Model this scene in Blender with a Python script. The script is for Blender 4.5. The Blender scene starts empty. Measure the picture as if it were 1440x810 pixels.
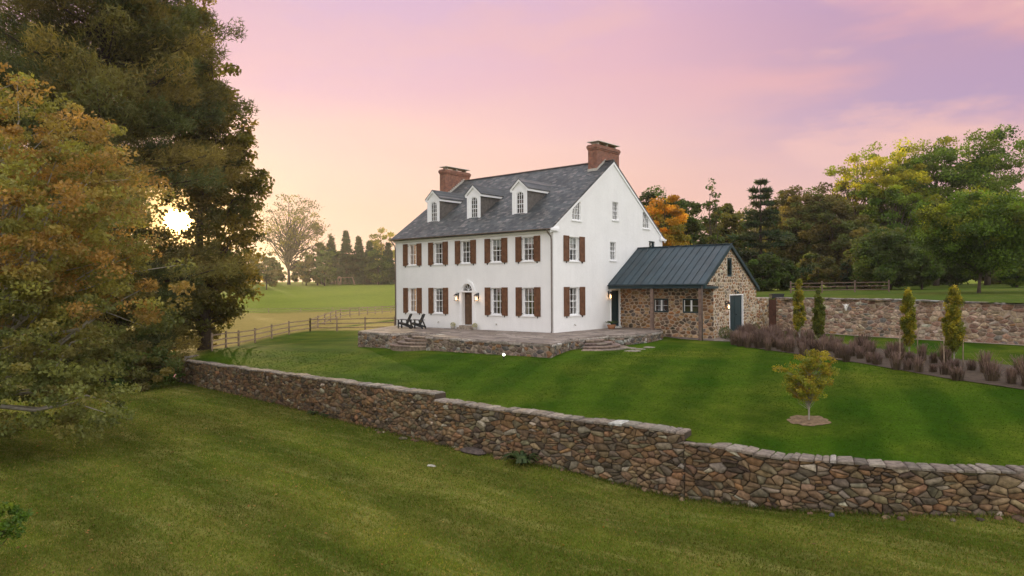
import bpy, bmesh, math, random
import numpy as np
from mathutils import Vector, Matrix
from mathutils.geometry import tessellate_polygon
R_ = math.radians
rnd = random.Random(7)
SC = bpy.context.scene
COL = SC.collection

# ------------------------------------------------------------------ camera
CAM = np.array([24.8168, -33.1327, 2.6634])
CR = np.array([0.76405, 0.645131, -0.005809])
CU = np.array([0.003847, 0.004448, 0.999983])
CF = np.array([-0.645146, 0.764059, -0.000917])
cam_d = bpy.data.cameras.new('camera'); cam_d.sensor_width = 36; cam_d.lens = 25.0
cam_d.clip_start = .1; cam_d.clip_end = 6000
cam = bpy.data.objects.new('camera', cam_d); COL.objects.link(cam)
m3 = Matrix((CR, CU, -CF)).transposed()
cam.matrix_world = Matrix.Translation(Vector(CAM)) @ m3.to_4x4()
SC.camera = cam

def ray(px, py): return CF + CR*(px-720)/1000 - CU*(py-405)/1000
def atD(px, py, D): return CAM + ray(px, py)*D
def onZ(px, py, z):
    d = ray(px, py); return CAM + d*((z-CAM[2])/d[2])

# ------------------------------------------------------------------ world, sun, exposure
def lin(c):
    return tuple((x/255/12.92 if x/255 <= .04045 else ((x/255+.055)/1.055)**2.4) for x in c)
SUN = ray(250, 311); SUN = SUN/np.linalg.norm(SUN)
SUN_EL = math.asin(SUN[2]); SUN_AZ = math.atan2(SUN[0], SUN[1])
SC.view_settings.view_transform = 'Standard'; SC.view_settings.look = 'None'
SC.view_settings.gamma = 1; SC.view_settings.exposure = 0.0
SC.view_settings.use_curve_mapping = False

class NT:
    def __init__(s, nt): s.t = nt
    def n(s, typ, **k):
        nd = s.t.nodes.new(typ)
        for a, v in k.items():
            if a == 'ins':
                for i, x in v.items():
                    if hasattr(x, 'is_output'): s.t.links.new(x, nd.inputs[i])
                    else: nd.inputs[i].default_value = x
            else: setattr(nd, a, v)
        return nd
    def math(s, op, a, b=0., c=None, clamp=False):
        ins = {0: a, 1: b}
        if c is not None: ins[2] = c
        return s.n('ShaderNodeMath', operation=op, use_clamp=clamp, ins=ins).outputs[0]
    def mix(s, f, a, b, mode='MIX'):
        nd = s.n('ShaderNodeMix', data_type='RGBA', blend_type=mode)
        for i, x in ((0, f), (6, a), (7, b)):
            if hasattr(x, 'is_output'): s.t.links.new(x, nd.inputs[i])
            elif i == 0: nd.inputs[0].default_value = x
            else: nd.inputs[i].default_value = (*x[:3], 1)
        return nd.outputs[2]
    def ramp(s, f, stops, interp='LINEAR'):
        nd = s.n('ShaderNodeValToRGB', ins={0: f}); cr = nd.color_ramp; cr.interpolation = interp
        while len(cr.elements) < len(stops): cr.elements.new(.5)
        for e, (p, c) in zip(cr.elements, stops): e.position = p; e.color = (*c[:3], 1)
        return nd.outputs[0]
    def maprange(s, v, a, b, c=0., d=1., kind='LINEAR'):
        return s.n('ShaderNodeMapRange', interpolation_type=kind, ins={0: v, 1: a, 2: b, 3: c, 4: d}).outputs[0]
    def noise(s, vec, scale, detail=3, rough=.55, out=0):
        nd = s.n('ShaderNodeTexNoise', ins={'Scale': scale, 'Detail': detail, 'Roughness': rough})
        if vec is not None: s.t.links.new(vec, nd.inputs['Vector'])
        return nd.outputs[out]

W = bpy.data.worlds.new('World'); SC.world = W; W.use_nodes = True
nt = W.node_tree; nt.nodes.clear(); N = NT(nt)
tc = N.n('ShaderNodeTexCoord').outputs['Generated']
xyz = N.n('ShaderNodeSeparateXYZ', ins={0: tc}); X, Y, Z = xyz.outputs
azl = N.math('SQRT', N.math('ADD', N.math('MULTIPLY', X, X), N.math('MULTIPLY', Y, Y)))
sh = math.hypot(SUN[0], SUN[1])
sd = N.math('DIVIDE', N.math('ADD', N.math('MULTIPLY', X, SUN[0]/sh), N.math('MULTIPLY', Y, SUN[1]/sh)), N.math('MAXIMUM', azl, .001))
warp = N.n('ShaderNodeMapping', ins={0: tc, 3: (1.0, 1.0, 4.0)}).outputs[0]
cl = N.noise(warp, 2.6, 5, .5)
cl2 = N.noise(warp, 1.3, 3, .5)
zz = N.math('ADD', Z, N.math('MULTIPLY', N.math('SUBTRACT', cl, .5), .12))
left = N.ramp(zz, [(0, (.46, .18, .24)), (.05, (.60, .20, .24)), (.10, (.69, .29, .25)), (.15, (.76, .38, .31)), (.21, (.80, .42, .36)), (.28, (.72, .36, .42)), (.38, (.64, .36, .50)), (.7, (.36, .38, .58))])
right = N.ramp(zz, [(0, (.54, .36, .44)), (.10, (.66, .33, .37)), (.16, (.64, .30, .35)), (.21, (.53, .25, .38)), (.27, (.66, .29, .32)), (.36, (.60, .30, .42)), (.7, (.34, .31, .52))])
sf = N.maprange(sd, .5, .97, 0, 1, 'SMOOTHSTEP')
skyc = N.mix(sf, right, left)
cm = N.maprange(N.noise(warp, 1.5, 5, .55), .48, .60, 0, 1, 'SMOOTHSTEP')
cm = N.math('MULTIPLY', N.math('MULTIPLY', cm, N.maprange(sd, .82, .6, 0, .72)), N.maprange(Z, .12, .22, 0, 1))
skyc = N.mix(cm, skyc, (.36, .21, .40))
warp3 = N.n('ShaderNodeMapping', ins={0: tc, 1: (3.1, .7, 2.2), 3: (1.0, 1.0, 3.2)}).outputs[0]
cl3 = N.noise(warp3, 2.1, 6, .55)
pk = N.math('MULTIPLY', N.math('MULTIPLY', N.maprange(cl3, .50, .60, 0, 1, 'SMOOTHSTEP'), N.maprange(sd, .97, .6, .3, .9)), N.maprange(Z, .10, .18, 0, 1))
skyc = N.mix(pk, skyc, (.78, .40, .37))
# unseen dome behind and overhead, brightened as added fill for the white walls
back = N.ramp(Z, [(0, (1.0, .93, .88)), (.3, (1.05, 1.0, .98)), (1, (.88, .86, .92))])
bk = N.maprange(sd, .38, -.1, 0, 1, 'SMOOTHSTEP')
bk2 = N.maprange(Z, .45, .8, 0, 1, 'SMOOTHSTEP')
bk = N.math('MAXIMUM', bk, bk2)
skyc = N.mix(bk, skyc, back)
bst = N.math('ADD', 1.0, N.math('MULTIPLY', bk, .62))
skyc = N.n('ShaderNodeVectorMath', operation='SCALE', ins={0: skyc, 3: bst}).outputs[0]
dt = N.n('ShaderNodeVectorMath', operation='DOT_PRODUCT', ins={0: tc, 1: tuple(SUN)}).outputs['Value']
dtc = N.math('MAXIMUM', dt, 0.)
ga = N.math('MINIMUM', N.math('MULTIPLY', N.math('POWER', dtc, 380.), 1.15), 1.)
skyc = N.mix(ga, skyc, (1.15, .52, .06))
g2 = N.math('MULTIPLY', N.math('POWER', dtc, 90.), .16)
g1 = N.math('MULTIPLY', N.math('POWER', dtc, 4000.), 1.6)
disc = N.maprange(dt, math.cos(R_(1.05)), math.cos(R_(.5)), 0, 22., 'SMOOTHSTEP')
gl = N.math('ADD', N.math('ADD', g1, g2), disc)
glc = N.n('ShaderNodeVectorMath', operation='SCALE', ins={0: (1.0, .62, .22), 3: gl}).outputs[0]
tot = N.n('ShaderNodeVectorMath', operation='ADD', ins={0: skyc, 1: glc}).outputs[0]
bg1 = N.n('ShaderNodeBackground', ins={0: tot, 1: 1.0}).outputs[0]
sky = N.n('ShaderNodeTexSky', sky_type='NISHITA', sun_disc=False)
sky.sun_elevation = SUN_EL; sky.sun_rotation = SUN_AZ; sky.altitude = 100; sky.dust_density = 0.0; sky.air_density = 1.0
bg2 = N.n('ShaderNodeBackground', ins={0: sky.outputs[0], 1: .05}).outputs[0]
add = N.n('ShaderNodeAddShader', ins={0: bg1, 1: bg2}).outputs[0]
N.n('ShaderNodeOutputWorld', ins={0: add})

sl = bpy.data.lights.new('sun', 'SUN'); sl.energy = 5.0; sl.angle = R_(.6); sl.color = (1.0, .76, .38)
so = bpy.data.objects.new('sun', sl); COL.objects.link(so)
so.rotation_euler = Vector(SUN).to_track_quat('Z', 'Y').to_euler(); so.location = (-60, 30, 40)

# ------------------------------------------------------------------ materials
def mat(name, col, rough=.85, var=.25, vscale=3., bump=.0, bscale=30., attr=False, spec=.3, metal=0., detail=4, bdist=.02, trans=0., coat=None):
    m = bpy.data.materials.new(name); m.use_nodes = True; t = m.node_tree; t.nodes.clear(); n = NT(t)
    pos = n.n('ShaderNodeNewGeometry').outputs['Position']
    base = col
    if attr:
        a = n.n('ShaderNodeAttribute', attribute_name='Col').outputs[0]
        base = n.mix(1., a, col, 'MULTIPLY') if tuple(col[:3]) != (1, 1, 1) else a
    if var > 0:
        f = n.maprange(n.noise(pos, vscale, detail), .3, .7, 1-var, 1+var)
        src = base if hasattr(base, 'is_output') else n.n('ShaderNodeRGB').outputs[0]
        if not hasattr(base, 'is_output'): src.default_value = (*col[:3], 1)
        base = n.n('ShaderNodeVectorMath', operation='SCALE', ins={0: src, 3: f}).outputs[0]
    p = n.n('ShaderNodeBsdfPrincipled')
    if hasattr(base, 'is_output'): t.links.new(base, p.inputs['Base Color'])
    else: p.inputs['Base Color'].default_value = (*col[:3], 1)
    p.inputs['Roughness'].default_value = rough; p.inputs['Metallic'].default_value = metal
    p.inputs['Specular IOR Level'].default_value = spec
    if bump > 0:
        b = n.n('ShaderNodeBump', ins={'Strength': bump, 'Distance': bdist, 'Height': n.noise(pos, bscale, 5, .65)})
        t.links.new(b.outputs[0], p.inputs['Normal'])
    out = p.outputs[0]
    if trans > 0:
        tr = n.n('ShaderNodeBsdfTranslucent')
        if hasattr(base, 'is_output'):
            sc_ = n.n('ShaderNodeVectorMath', operation='MULTIPLY', ins={0: base, 1: (1.5, 1.35, .6)}).outputs[0]
            t.links.new(sc_, tr.inputs[0])
        out = n.n('ShaderNodeMixShader', ins={0: trans, 1: out, 2: tr.outputs[0]}).outputs[0]
    n.n('ShaderNodeOutputMaterial', ins={0: out})
    return m

M = {}
M['stucco'] = mat('white_stucco', (.84, .84, .86), .9, .05, 1.2, .25, 14, spec=.15)
M['trim'] = mat('white_paint', (.86, .86, .86), .55, .03, 3)
M['shutter'] = mat('brown_wood', (.135, .060, .030), .7, .3, 5, .15, 60)
M['brick'] = None
M['dark_metal'] = mat('black_iron', (.02, .02, .02), .5, .2, 10, metal=.3)
M['gutter'] = mat('gutter_metal', (.16, .13, .115), .5, .2, 3, metal=.2)
M['teal'] = mat('dark_teal_paint', (.013, .034, .040), .5, .15, 4)
M['post'] = mat('weathered_post', (.17, .115, .09), .85, .3, 6, .3, 50)
M['fence'] = mat('weathered_wood', (.27, .20, .14), .9, .35, 5, .3, 40)
M['mortar'] = mat('lime_mortar', (.44, .34, .25), .95, .2, 4, .5, 40)
M['mortar_pale'] = mat('pale_mortar', (.50, .42, .32), .95, .18, 3, .5, 40)
M['mortar_dark'] = mat('dark_joint', (.065, .048, .034), .95, .3, 4, .5, 40)
M['mortar_tan'] = mat('tan_mortar', (.37, .29, .225), .95, .25, 4, .5, 40)
M['mortar_mid'] = mat('grey_joint', (.30, .24, .19), .95, .25, 4, .5, 40)
M['stone'] = mat('field_stone', (1, 1, 1), .92, .48, 7, .9, 16, attr=True, detail=8, bdist=.04)
M['bark'] = mat('bark', (.075, .055, .04), .95, .35, 3, .6, 20)
M['bark_pale'] = mat('pale_bark', (.30, .27, .22), .9, .3, 6, .4, 30)
M['leaf'] = mat('leaf', (1, 1, 1), .55, .15, 1.2, attr=True, trans=.45, spec=.3)
M['plume'] = mat('dry_grass', (1, 1, 1), .9, .15, 2, attr=True, trans=.25, spec=.1)
M['metalroof'] = mat('standing_seam', (.019, .033, .041), .55, .15, 1.0, metal=.0, spec=.3)
M['pot'] = mat('terracotta', (.36, .17, .09), .85, .2, 8)
M['stonepot'] = mat('pale_cast_stone', (.45, .43, .38), .9, .2, 8)
M['white'] = mat('bleached_white', (.8, .78, .74), .7, .1, 8)
M['mulch'] = mat('mulch', (.07, .05, .032), .95, .4, 6, .9, 25)
M['gravel'] = mat('pale_gravel', (.33, .27, .20), .95, .25, 14, .6, 50)
M['chips'] = mat('tan_mulch', (.19, .13, .072), .95, .45, 9, .9, 30)
M['cheek'] = mat('cheek_slate', (.115, .105, .098), .8, .3, 5, .3, 30)
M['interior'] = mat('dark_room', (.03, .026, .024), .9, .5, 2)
M['curtain'] = mat('linen_curtain', (.62, .55, .47), .9, .1, 3)
M['blind'] = mat('white_blind', (.6, .62, .6), .9, .1, 3)

def stuccomat():
    m = bpy.data.materials.new('white_stucco'); m.use_nodes = True; t = m.node_tree; t.nodes.clear(); n = NT(t)
    pos = n.n('ShaderNodeNewGeometry').outputs['Position']
    st = n.noise(n.n('ShaderNodeMapping', ins={0: pos, 3: (1.6, 1.6, .12)}).outputs[0], 1.8, 6, .7); bl = n.noise(pos, .9, 6, .65); fi = n.noise(pos, 18, 5, .7)
    f = n.math('MULTIPLY', n.maprange(st, .45, .8, 1.0, .955), n.maprange(bl, .3, .7, .955, 1.03)); f = n.math('MULTIPLY', f, n.maprange(fi, .3, .7, .97, 1.02))
    c = n.n('ShaderNodeVectorMath', operation='SCALE', ins={0: (.86, .855, .845), 3: f}).outputs[0]
    p = n.n('ShaderNodeBsdfPrincipled', ins={'Base Color': c, 'Roughness': .92, 'Specular IOR Level': .1})
    h = n.math('ADD', n.math('MULTIPLY', n.noise(pos, 3.5, 4, .6), 1.), n.math('MULTIPLY', fi, .25))
    t.links.new(n.n('ShaderNodeBump', ins={'Strength': .45, 'Distance': .03, 'Height': h}).outputs[0], p.inputs['Normal'])
    n.n('ShaderNodeOutputMaterial', ins={0: p.outputs[0]}); return m
M['stucco'] = stuccomat()
def emit(name, c, s):
    m = bpy.data.materials.new(name); m.use_nodes = True; t = m.node_tree; t.nodes.clear(); n = NT(t)
    e = n.n('ShaderNodeEmission', ins={0: (*c, 1), 1: s}).outputs[0]; n.n('ShaderNodeOutputMaterial', ins={0: e}); return m
M['bulb'] = emit('lamp_glow', (1., .55, .22), 9.)
M['spot'] = emit('spot_glow', (1., .97, .85), 6.)
M['sunglow'] = emit('sunset_glow', (1., .58, .34), .62)  # glowing backing put in for sunset light in the leftmost windows

def glassmat():
    m = bpy.data.materials.new('window_glass'); m.use_nodes = True; t = m.node_tree; t.nodes.clear(); n = NT(t)
    fr = n.n('ShaderNodeFresnel', ins={0: 1.6}).outputs[0]
    pos = n.n('ShaderNodeNewGeometry').outputs['Position']
    b = n.n('ShaderNodeBump', ins={'Strength': .15, 'Distance': .02, 'Height': n.noise(pos, 1.6, 2)}).outputs[0]
    g = n.n('ShaderNodeBsdfGlossy', ins={0: (1, 1, 1, 1), 1: .02, 'Normal': b}).outputs[0]
    tr = n.n('ShaderNodeBsdfTransparent', ins={0: (.9, .93, .92, 1)}).outputs[0]
    f = n.math('MULTIPLY_ADD', fr, 2.0, .05)
    n.n('ShaderNodeOutputMaterial', ins={0: n.n('ShaderNodeMixShader', ins={0: f, 1: tr, 2: g}).outputs[0]})
    return m
M['glass'] = glassmat()

def brickmat():
    m = bpy.data.materials.new('red_brick'); m.use_nodes = True; t = m.node_tree; t.nodes.clear(); n = NT(t)
    tcn = n.n('ShaderNodeTexCoord').outputs['Object']
    s = n.n('ShaderNodeSeparateXYZ', ins={0: tcn})
    v = n.n('ShaderNodeCombineXYZ', ins={0: n.math('ADD', s.outputs[0], s.outputs[1]), 1: s.outputs[2]}).outputs[0]
    b = n.n('ShaderNodeTexBrick', ins={'Vector': v, 'Scale': 1., 'Color1': (.27, .085, .045, 1), 'Color2': (.17, .06, .04, 1), 'Mortar': (.25, .18, .14, 1), 'Mortar Size': .009, 'Brick Width': .22, 'Row Height': .075, 'Bias': 0.})
    nf = n.maprange(n.noise(tcn, 5, 4), .3, .7, .65, 1.3)
    c = n.n('ShaderNodeVectorMath', operation='SCALE', ins={0: b.outputs[0], 3: nf}).outputs[0]
    p = n.n('ShaderNodeBsdfPrincipled', ins={'Base Color': c, 'Roughness': .9})
    n.t.links.new(n.n('ShaderNodeBump', ins={'Strength': .5, 'Distance': .01, 'Height': b.outputs[1]}).outputs[0], p.inputs['Normal'])
    n.n('ShaderNodeOutputMaterial', ins={0: p.outputs[0]}); return m
M['brick'] = brickmat()

def seammat():
    m = bpy.data.materials.new('standing_seam'); m.use_nodes = True; t = m.node_tree; t.nodes.clear(); n = NT(t)
    tcn = n.n('ShaderNodeTexCoord').outputs['Object']; x = n.n('ShaderNodeSeparateXYZ', ins={0: tcn}).outputs[0]
    pan = n.math('FLOOR', n.math('DIVIDE', n.math('SUBTRACT', x, .05), .4707)); wn = n.n('ShaderNodeTexWhiteNoise', noise_dimensions='1D', ins={1: pan}).outputs[0]
    f = n.math('MULTIPLY', n.maprange(wn, 0, 1, .82, 1.2), n.maprange(n.noise(tcn, 1.2, 5, .6), .3, .7, .8, 1.25))
    c = n.n('ShaderNodeVectorMath', operation='SCALE', ins={0: (.025, .043, .053), 3: f}).outputs[0]
    p = n.n('ShaderNodeBsdfPrincipled', ins={'Base Color': c, 'Roughness': n.maprange(wn, 0, 1, .42, .6), 'Specular IOR Level': .35})
    t.links.new(n.n('ShaderNodeBump', ins={'Strength': .35, 'Distance': .02, 'Height': n.noise(tcn, 1.6, 3, .5)}).outputs[0], p.inputs['Normal'])
    n.n('ShaderNodeOutputMaterial', ins={0: p.outputs[0]}); return m
M['metalroof'] = seammat()
def slatemat():
    m = bpy.data.materials.new('slate'); m.use_nodes = True; t = m.node_tree; t.nodes.clear(); n = NT(t)
    tcn = n.n('ShaderNodeTexCoord').outputs['Object']
    s = n.n('ShaderNodeSeparateXYZ', ins={0: tcn})
    v = n.n('ShaderNodeCombineXYZ', ins={0: n.math('ADD', s.outputs[0], n.math('MULTIPLY', n.noise(tcn, 3, 2), .05)), 1: n.math('MULTIPLY', s.outputs[2], 1.72)}).outputs[0]
    b = n.n('ShaderNodeTexBrick', ins={'Vector': v, 'Scale': 1., 'Color1': (0, 0, 0, 1), 'Color2': (1, 1, 1, 1), 'Mortar': (0, 0, 0, 1), 'Mortar Size': .008, 'Brick Width': .27, 'Row Height': .2, 'Bias': 0.})
    wn = n.n('ShaderNodeTexWhiteNoise', ins={0: b.outputs[0]}).outputs[0]
    cell = n.n('ShaderNodeVectorMath', operation='SNAP', ins={0: v, 1: (.27, .2, 1)}).outputs[0]
    wn = n.n('ShaderNodeTexWhiteNoise', ins={0: cell}).outputs[0]
    c = n.ramp(wn, [(0, (.030, .038, .042)), (.4, (.050, .058, .062)), (.7, (.072, .076, .078)), (.9, (.11, .104, .10)), (1, (.17, .155, .15))])
    big = n.maprange(n.noise(tcn, .7, 4, .6), .3, .7, .62, 1.45)
    c = n.n('ShaderNodeVectorMath', operation='SCALE', ins={0: c, 3: big}).outputs[0]
    c = n.mix(n.math('MULTIPLY', b.outputs[1], .8), c, (.02, .022, .026))
    p = n.n('ShaderNodeBsdfPrincipled', ins={'Base Color': c, 'Roughness': .62, 'Specular IOR Level': .4})
    h = n.math('SUBTRACT', n.math('MULTIPLY', wn, .6), b.outputs[1])
    n.t.links.new(n.n('ShaderNodeBump', ins={'Strength': .9, 'Distance': .02, 'Height': h}).outputs[0], p.inputs['Normal'])
    n.n('ShaderNodeOutputMaterial', ins={0: p.outputs[0]}); return m
M['slate'] = slatemat()

def flagmat():
    m = bpy.data.materials.new('flagstone'); m.use_nodes = True; t = m.node_tree; t.nodes.clear(); n = NT(t)
    pos = n.n('ShaderNodeNewGeometry').outputs['Position']
    flat = n.n('ShaderNodeVectorMath', operation='MULTIPLY', ins={0: pos, 1: (1, 1, 0)}).outputs[0]
    vo = n.n('ShaderNodeTexVoronoi', ins={'Vector': flat, 'Scale': 1.5}); ve = n.n('ShaderNodeTexVoronoi', feature='DISTANCE_TO_EDGE', ins={'Vector': flat, 'Scale': 1.5})
    wn = n.n('ShaderNodeTexWhiteNoise', ins={0: vo.outputs['Position']}).outputs[0]
    c = n.ramp(wn, [(0, (.13, .10, .082)), (.5, (.21, .165, .13)), (1, (.30, .25, .21))])
    c = n.n('ShaderNodeVectorMath', operation='SCALE', ins={0: c, 3: n.maprange(n.noise(pos, 5, 5), .3, .7, .7, 1.25)}).outputs[0]
    c = n.mix(n.maprange(ve.outputs[0], .0, .03, 1, 0), c, (.06, .05, .04))
    p = n.n('ShaderNodeBsdfPrincipled', ins={'Base Color': c, 'Roughness': .8})
    n.t.links.new(n.n('ShaderNodeBump', ins={'Strength': .5, 'Distance': .02, 'Height': n.noise(pos, 12, 5)}).outputs[0], p.inputs['Normal'])
    n.n('ShaderNodeOutputMaterial', ins={0: p.outputs[0]}); return m
M['flag'] = flagmat()

def grassmat(name, kind):
    m = bpy.data.materials.new(name); m.use_nodes = True; t = m.node_tree; t.nodes.clear(); n = NT(t)
    pos = n.n('ShaderNodeNewGeometry').outputs['Position']
    s = n.n('ShaderNodeSeparateXYZ', ins={0: pos})
    wob = n.math('MULTIPLY', n.math('SUBTRACT', n.noise(pos, .3, 2), .5), .5 if kind == 'lawn' else 1.1)
    big = n.noise(pos, .16, 4, .6); mid = n.noise(pos, 1.1, 5, .65); fine = n.noise(pos, 9., 6, .75); vf = n.noise(pos, 45., 3, .7)
    def stripes(ax, ay, w):
        u = n.math('ADD', n.math('ADD', n.math('MULTIPLY', s.outputs[0], ax/w), n.math('MULTIPLY', s.outputs[1], ay/w)), wob)
        return n.maprange(n.math('SINE', n.math('MULTIPLY', u, math.pi)), -.5, .5, 0, 1, 'SMOOTHSTEP')
    if kind == 'lawn':
        a = stripes(.94, .33, 1.25); b = stripes(.07, .99, 1.2)
        st = n.mix(n.maprange(n.math('ADD', s.outputs[0], n.math('MULTIPLY', s.outputs[1], .4)), -6., 2., 0, 1), b, a)
        c1, c2, dry = (.026, .066, .003), (.054, .102, .006), (.15, .145, .018)
        k = .62
    elif kind == 'lower':
        st = stripes(.13, .99, 1.75)
        c1, c2, dry = (.066, .092, .010), (.125, .15, .018), (.21, .165, .045)
        k = .6
    elif kind == 'upper':
        st = stripes(.3, .95, 1.5); c1, c2, dry = (.06, .095, .014), (.085, .12, .02), (.17, .15, .035); k = .3
    stf = n.n('ShaderNodeMath', operation='MULTIPLY', ins={0: st, 1: k}).outputs[0]
    c = n.mix(stf, c1, c2)
    c = n.mix(n.math('MULTIPLY', n.maprange(big, .42, .68, 0, .6), n.maprange(mid, .3, .7, .3, 1)), c, dry)
    if kind == 'lawn':   # far pasture and tall-grass strip beyond the fences
        at = n.n('ShaderNodeAttribute', attribute_name='zone')
        zz_ = n.n('ShaderNodeSeparateColor', ins={0: at.outputs[0]})
        past = n.mix(n.maprange(n.noise(pos, .05, 3), .3, .7, 0, 1), (.13, .17, .02), (.17, .20, .028))
        c = n.mix(zz_.outputs[0], c, past)
        tall = n.mix(n.noise(pos, .8, 5, .7), (.16, .14, .04), (.36, .27, .08))
        c = n.mix(zz_.outputs[1], c, tall)
    if kind == 'lower':
        strv = n.n('ShaderNodeMapping', ins={0: pos, 2: (0, 0, -.13), 3: (.35, 1.6, 1)}).outputs[0]
        c = n.mix(n.maprange(n.noise(strv, 1.1, 6, .7), .48, .68, 0, .6), c, (.25, .235, .07))
        c = n.mix(n.maprange(n.noise(strv, .6, 5, .7), .5, .66, 0, .55), c, (.05, .085, .009))
    f = n.maprange(mid, .3, .7, .84, 1.16)
    f = n.math('MULTIPLY', f, n.maprange(fine, .3, .7, .68, 1.32)); f = n.math('MULTIPLY', f, n.maprange(vf, .3, .7, .75, 1.25))
    c = n.n('ShaderNodeVectorMath', operation='SCALE', ins={0: c, 3: f}).outputs[0]
    p = n.n('ShaderNodeBsdfPrincipled', ins={'Base Color': c, 'Roughness': .95, 'Specular IOR Level': .02, 'Sheen Weight': .0})
    h = n.math('ADD', n.math('MULTIPLY', fine, 1.), n.math('MULTIPLY', vf, .5))
    n.t.links.new(n.n('ShaderNodeBump', ins={'Strength': .9, 'Distance': .05, 'Height': h}).outputs[0], p.inputs['Normal'])
    n.n('ShaderNodeOutputMaterial', ins={0: p.outputs[0]}); return m
M['lawn'] = grassmat('mown_lawn', 'lawn'); M['lower'] = grassmat('meadow_lawn', 'lower'); M['upper'] = grassmat('field_grass', 'upper')

# ------------------------------------------------------------------ object helpers
def link(o, parent=None):
    COL.objects.link(o)
    if parent is not None: o.parent = parent
    return o
def tag(o, label=None, cat=None, group=None, kind=None):
    if label: o['label'] = label
    if cat: o['category'] = cat
    if group: o['group'] = group
    if kind: o['kind'] = kind
    return o
def empty(name, loc=(0, 0, 0), rz=0, label=None, cat=None, group=None):
    o = bpy.data.objects.new(name, None); o.empty_display_size = .3; o.location = loc; o.rotation_euler = (0, 0, rz)
    link(o); return tag(o, label, cat, group)
def copy_tree(o, parent=None):
    c = o.copy(); COL.objects.link(c); c.parent = parent
    for ch in list(o.children): copy_tree(ch, c)
    return c

class MB:
    def __init__(s): s.v = []; s.f = []; s.m = []; s.c = []; s.sm = []
    def add(s, vs, fs, mi=0, col=(1, 1, 1), smooth=False):
        o = len(s.v); s.v += [tuple(map(float, p)) for p in vs]
        for f in fs: s.f.append([o+i for i in f]); s.m.append(mi); s.c.append(col); s.sm.append(smooth)
        return s
    def box(s, x0, x1, y0, y1, z0, z1, mi=0, col=(1, 1, 1)):
        return s.add([(x0, y0, z0), (x1, y0, z0), (x1, y1, z0), (x0, y1, z0), (x0, y0, z1), (x1, y0, z1), (x1, y1, z1), (x0, y1, z1)],
                     [(0, 3, 2, 1), (4, 5, 6, 7), (0, 1, 5, 4), (1, 2, 6, 5), (2, 3, 7, 6), (3, 0, 4, 7)], mi, col)
    def hexa(s, p, mi=0, col=(1, 1, 1)):   # 8 points, bottom ring then top ring
        return s.add(p, [(0, 3, 2, 1), (4, 5, 6, 7), (0, 1, 5, 4), (1, 2, 6, 5), (2, 3, 7, 6), (3, 0, 4, 7)], mi, col)
    def bar(s, a, b, w, h, mi=0, up=(0, 0, 1), col=(1, 1, 1)):
        a = np.array(a, float); b = np.array(b, float); d = b-a; d /= np.linalg.norm(d)
        u = np.array(up, float)
        if abs(d@u) > .95: u = np.array((1., 0, 0))
        sd_ = np.cross(d, u); sd_ /= np.linalg.norm(sd_); u2 = np.cross(sd_, d)
        q = [(-1, -1), (1, -1), (1, 1), (-1, 1)]
        vs = [a+sd_*w/2*i+u2*h/2*j for i, j in q]+[b+sd_*w/2*i+u2*h/2*j for i, j in q]
        return s.hexa(vs, mi, col)
    def tube(s, pts, rad, n=6, mi=0, col=(1, 1, 1), cap=True):
        pts = [np.array(p, float) for p in pts]; k = len(pts)
        if not hasattr(rad, '__len__'): rad = [rad]*k
        vs = []
        for i, p in enumerate(pts):
            d = pts[min(i+1, k-1)]-pts[max(i-1, 0)]; d = d/(np.linalg.norm(d)+1e-9)
            u = np.array((0, 0, 1.)) if abs(d[2]) < .9 else np.array((1., 0, 0))
            a = np.cross(d, u); a /= np.linalg.norm(a); b = np.cross(d, a)
            for j in range(n):
                t = 2*math.pi*j/n; vs.append(p+rad[i]*(a*math.cos(t)+b*math.sin(t)))
        fs = [(i*n+j, i*n+(j+1) % n, (i+1)*n+(j+1) % n, (i+1)*n+j) for i in range(k-1) for j in range(n)]
        if cap: fs += [tuple(range(n))[::-1], tuple(range((k-1)*n, k*n))]
        return s.add(vs, fs, mi, col, True)
    def lathe(s, c, prof, n=16, mi=0, col=(1, 1, 1)):
        vs = []
        for r, z in prof:
            for j in range(n):
                t = 2*math.pi*j/n; vs.append((c[0]+r*math.cos(t), c[1]+r*math.sin(t), c[2]+z))
        fs = [(i*n+j, i*n+(j+1) % n, (i+1)*n+(j+1) % n, (i+1)*n+j) for i in range(len(prof)-1) for j in range(n)]
        fs += [tuple(range(n))[::-1], tuple(range((len(prof)-1)*n, len(prof)*n))]
        return s.add(vs, fs, mi, col, True)
    def build(s, name, mats, parent=None, smooth=None):
        if not isinstance(mats, (list, tuple)): mats = [mats]
        me = bpy.data.meshes.new(name); me.from_pydata(s.v, [], s.f)
        for m_ in mats: me.materials.append(M[m_] if isinstance(m_, str) else m_)
        me.polygons.foreach_set('material_index', s.m)
        me.polygons.foreach_set('use_smooth', s.sm if smooth is None else [smooth]*len(s.f))
        a = me.attributes.new('Col', 'FLOAT_COLOR', 'FACE')
        a.data.foreach_set('color', np.array([(*c[:3], 1.) for c in s.c], dtype=np.float32).ravel())
        me.update()
        o = bpy.data.objects.new(name, me); return link(o, parent)

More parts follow.
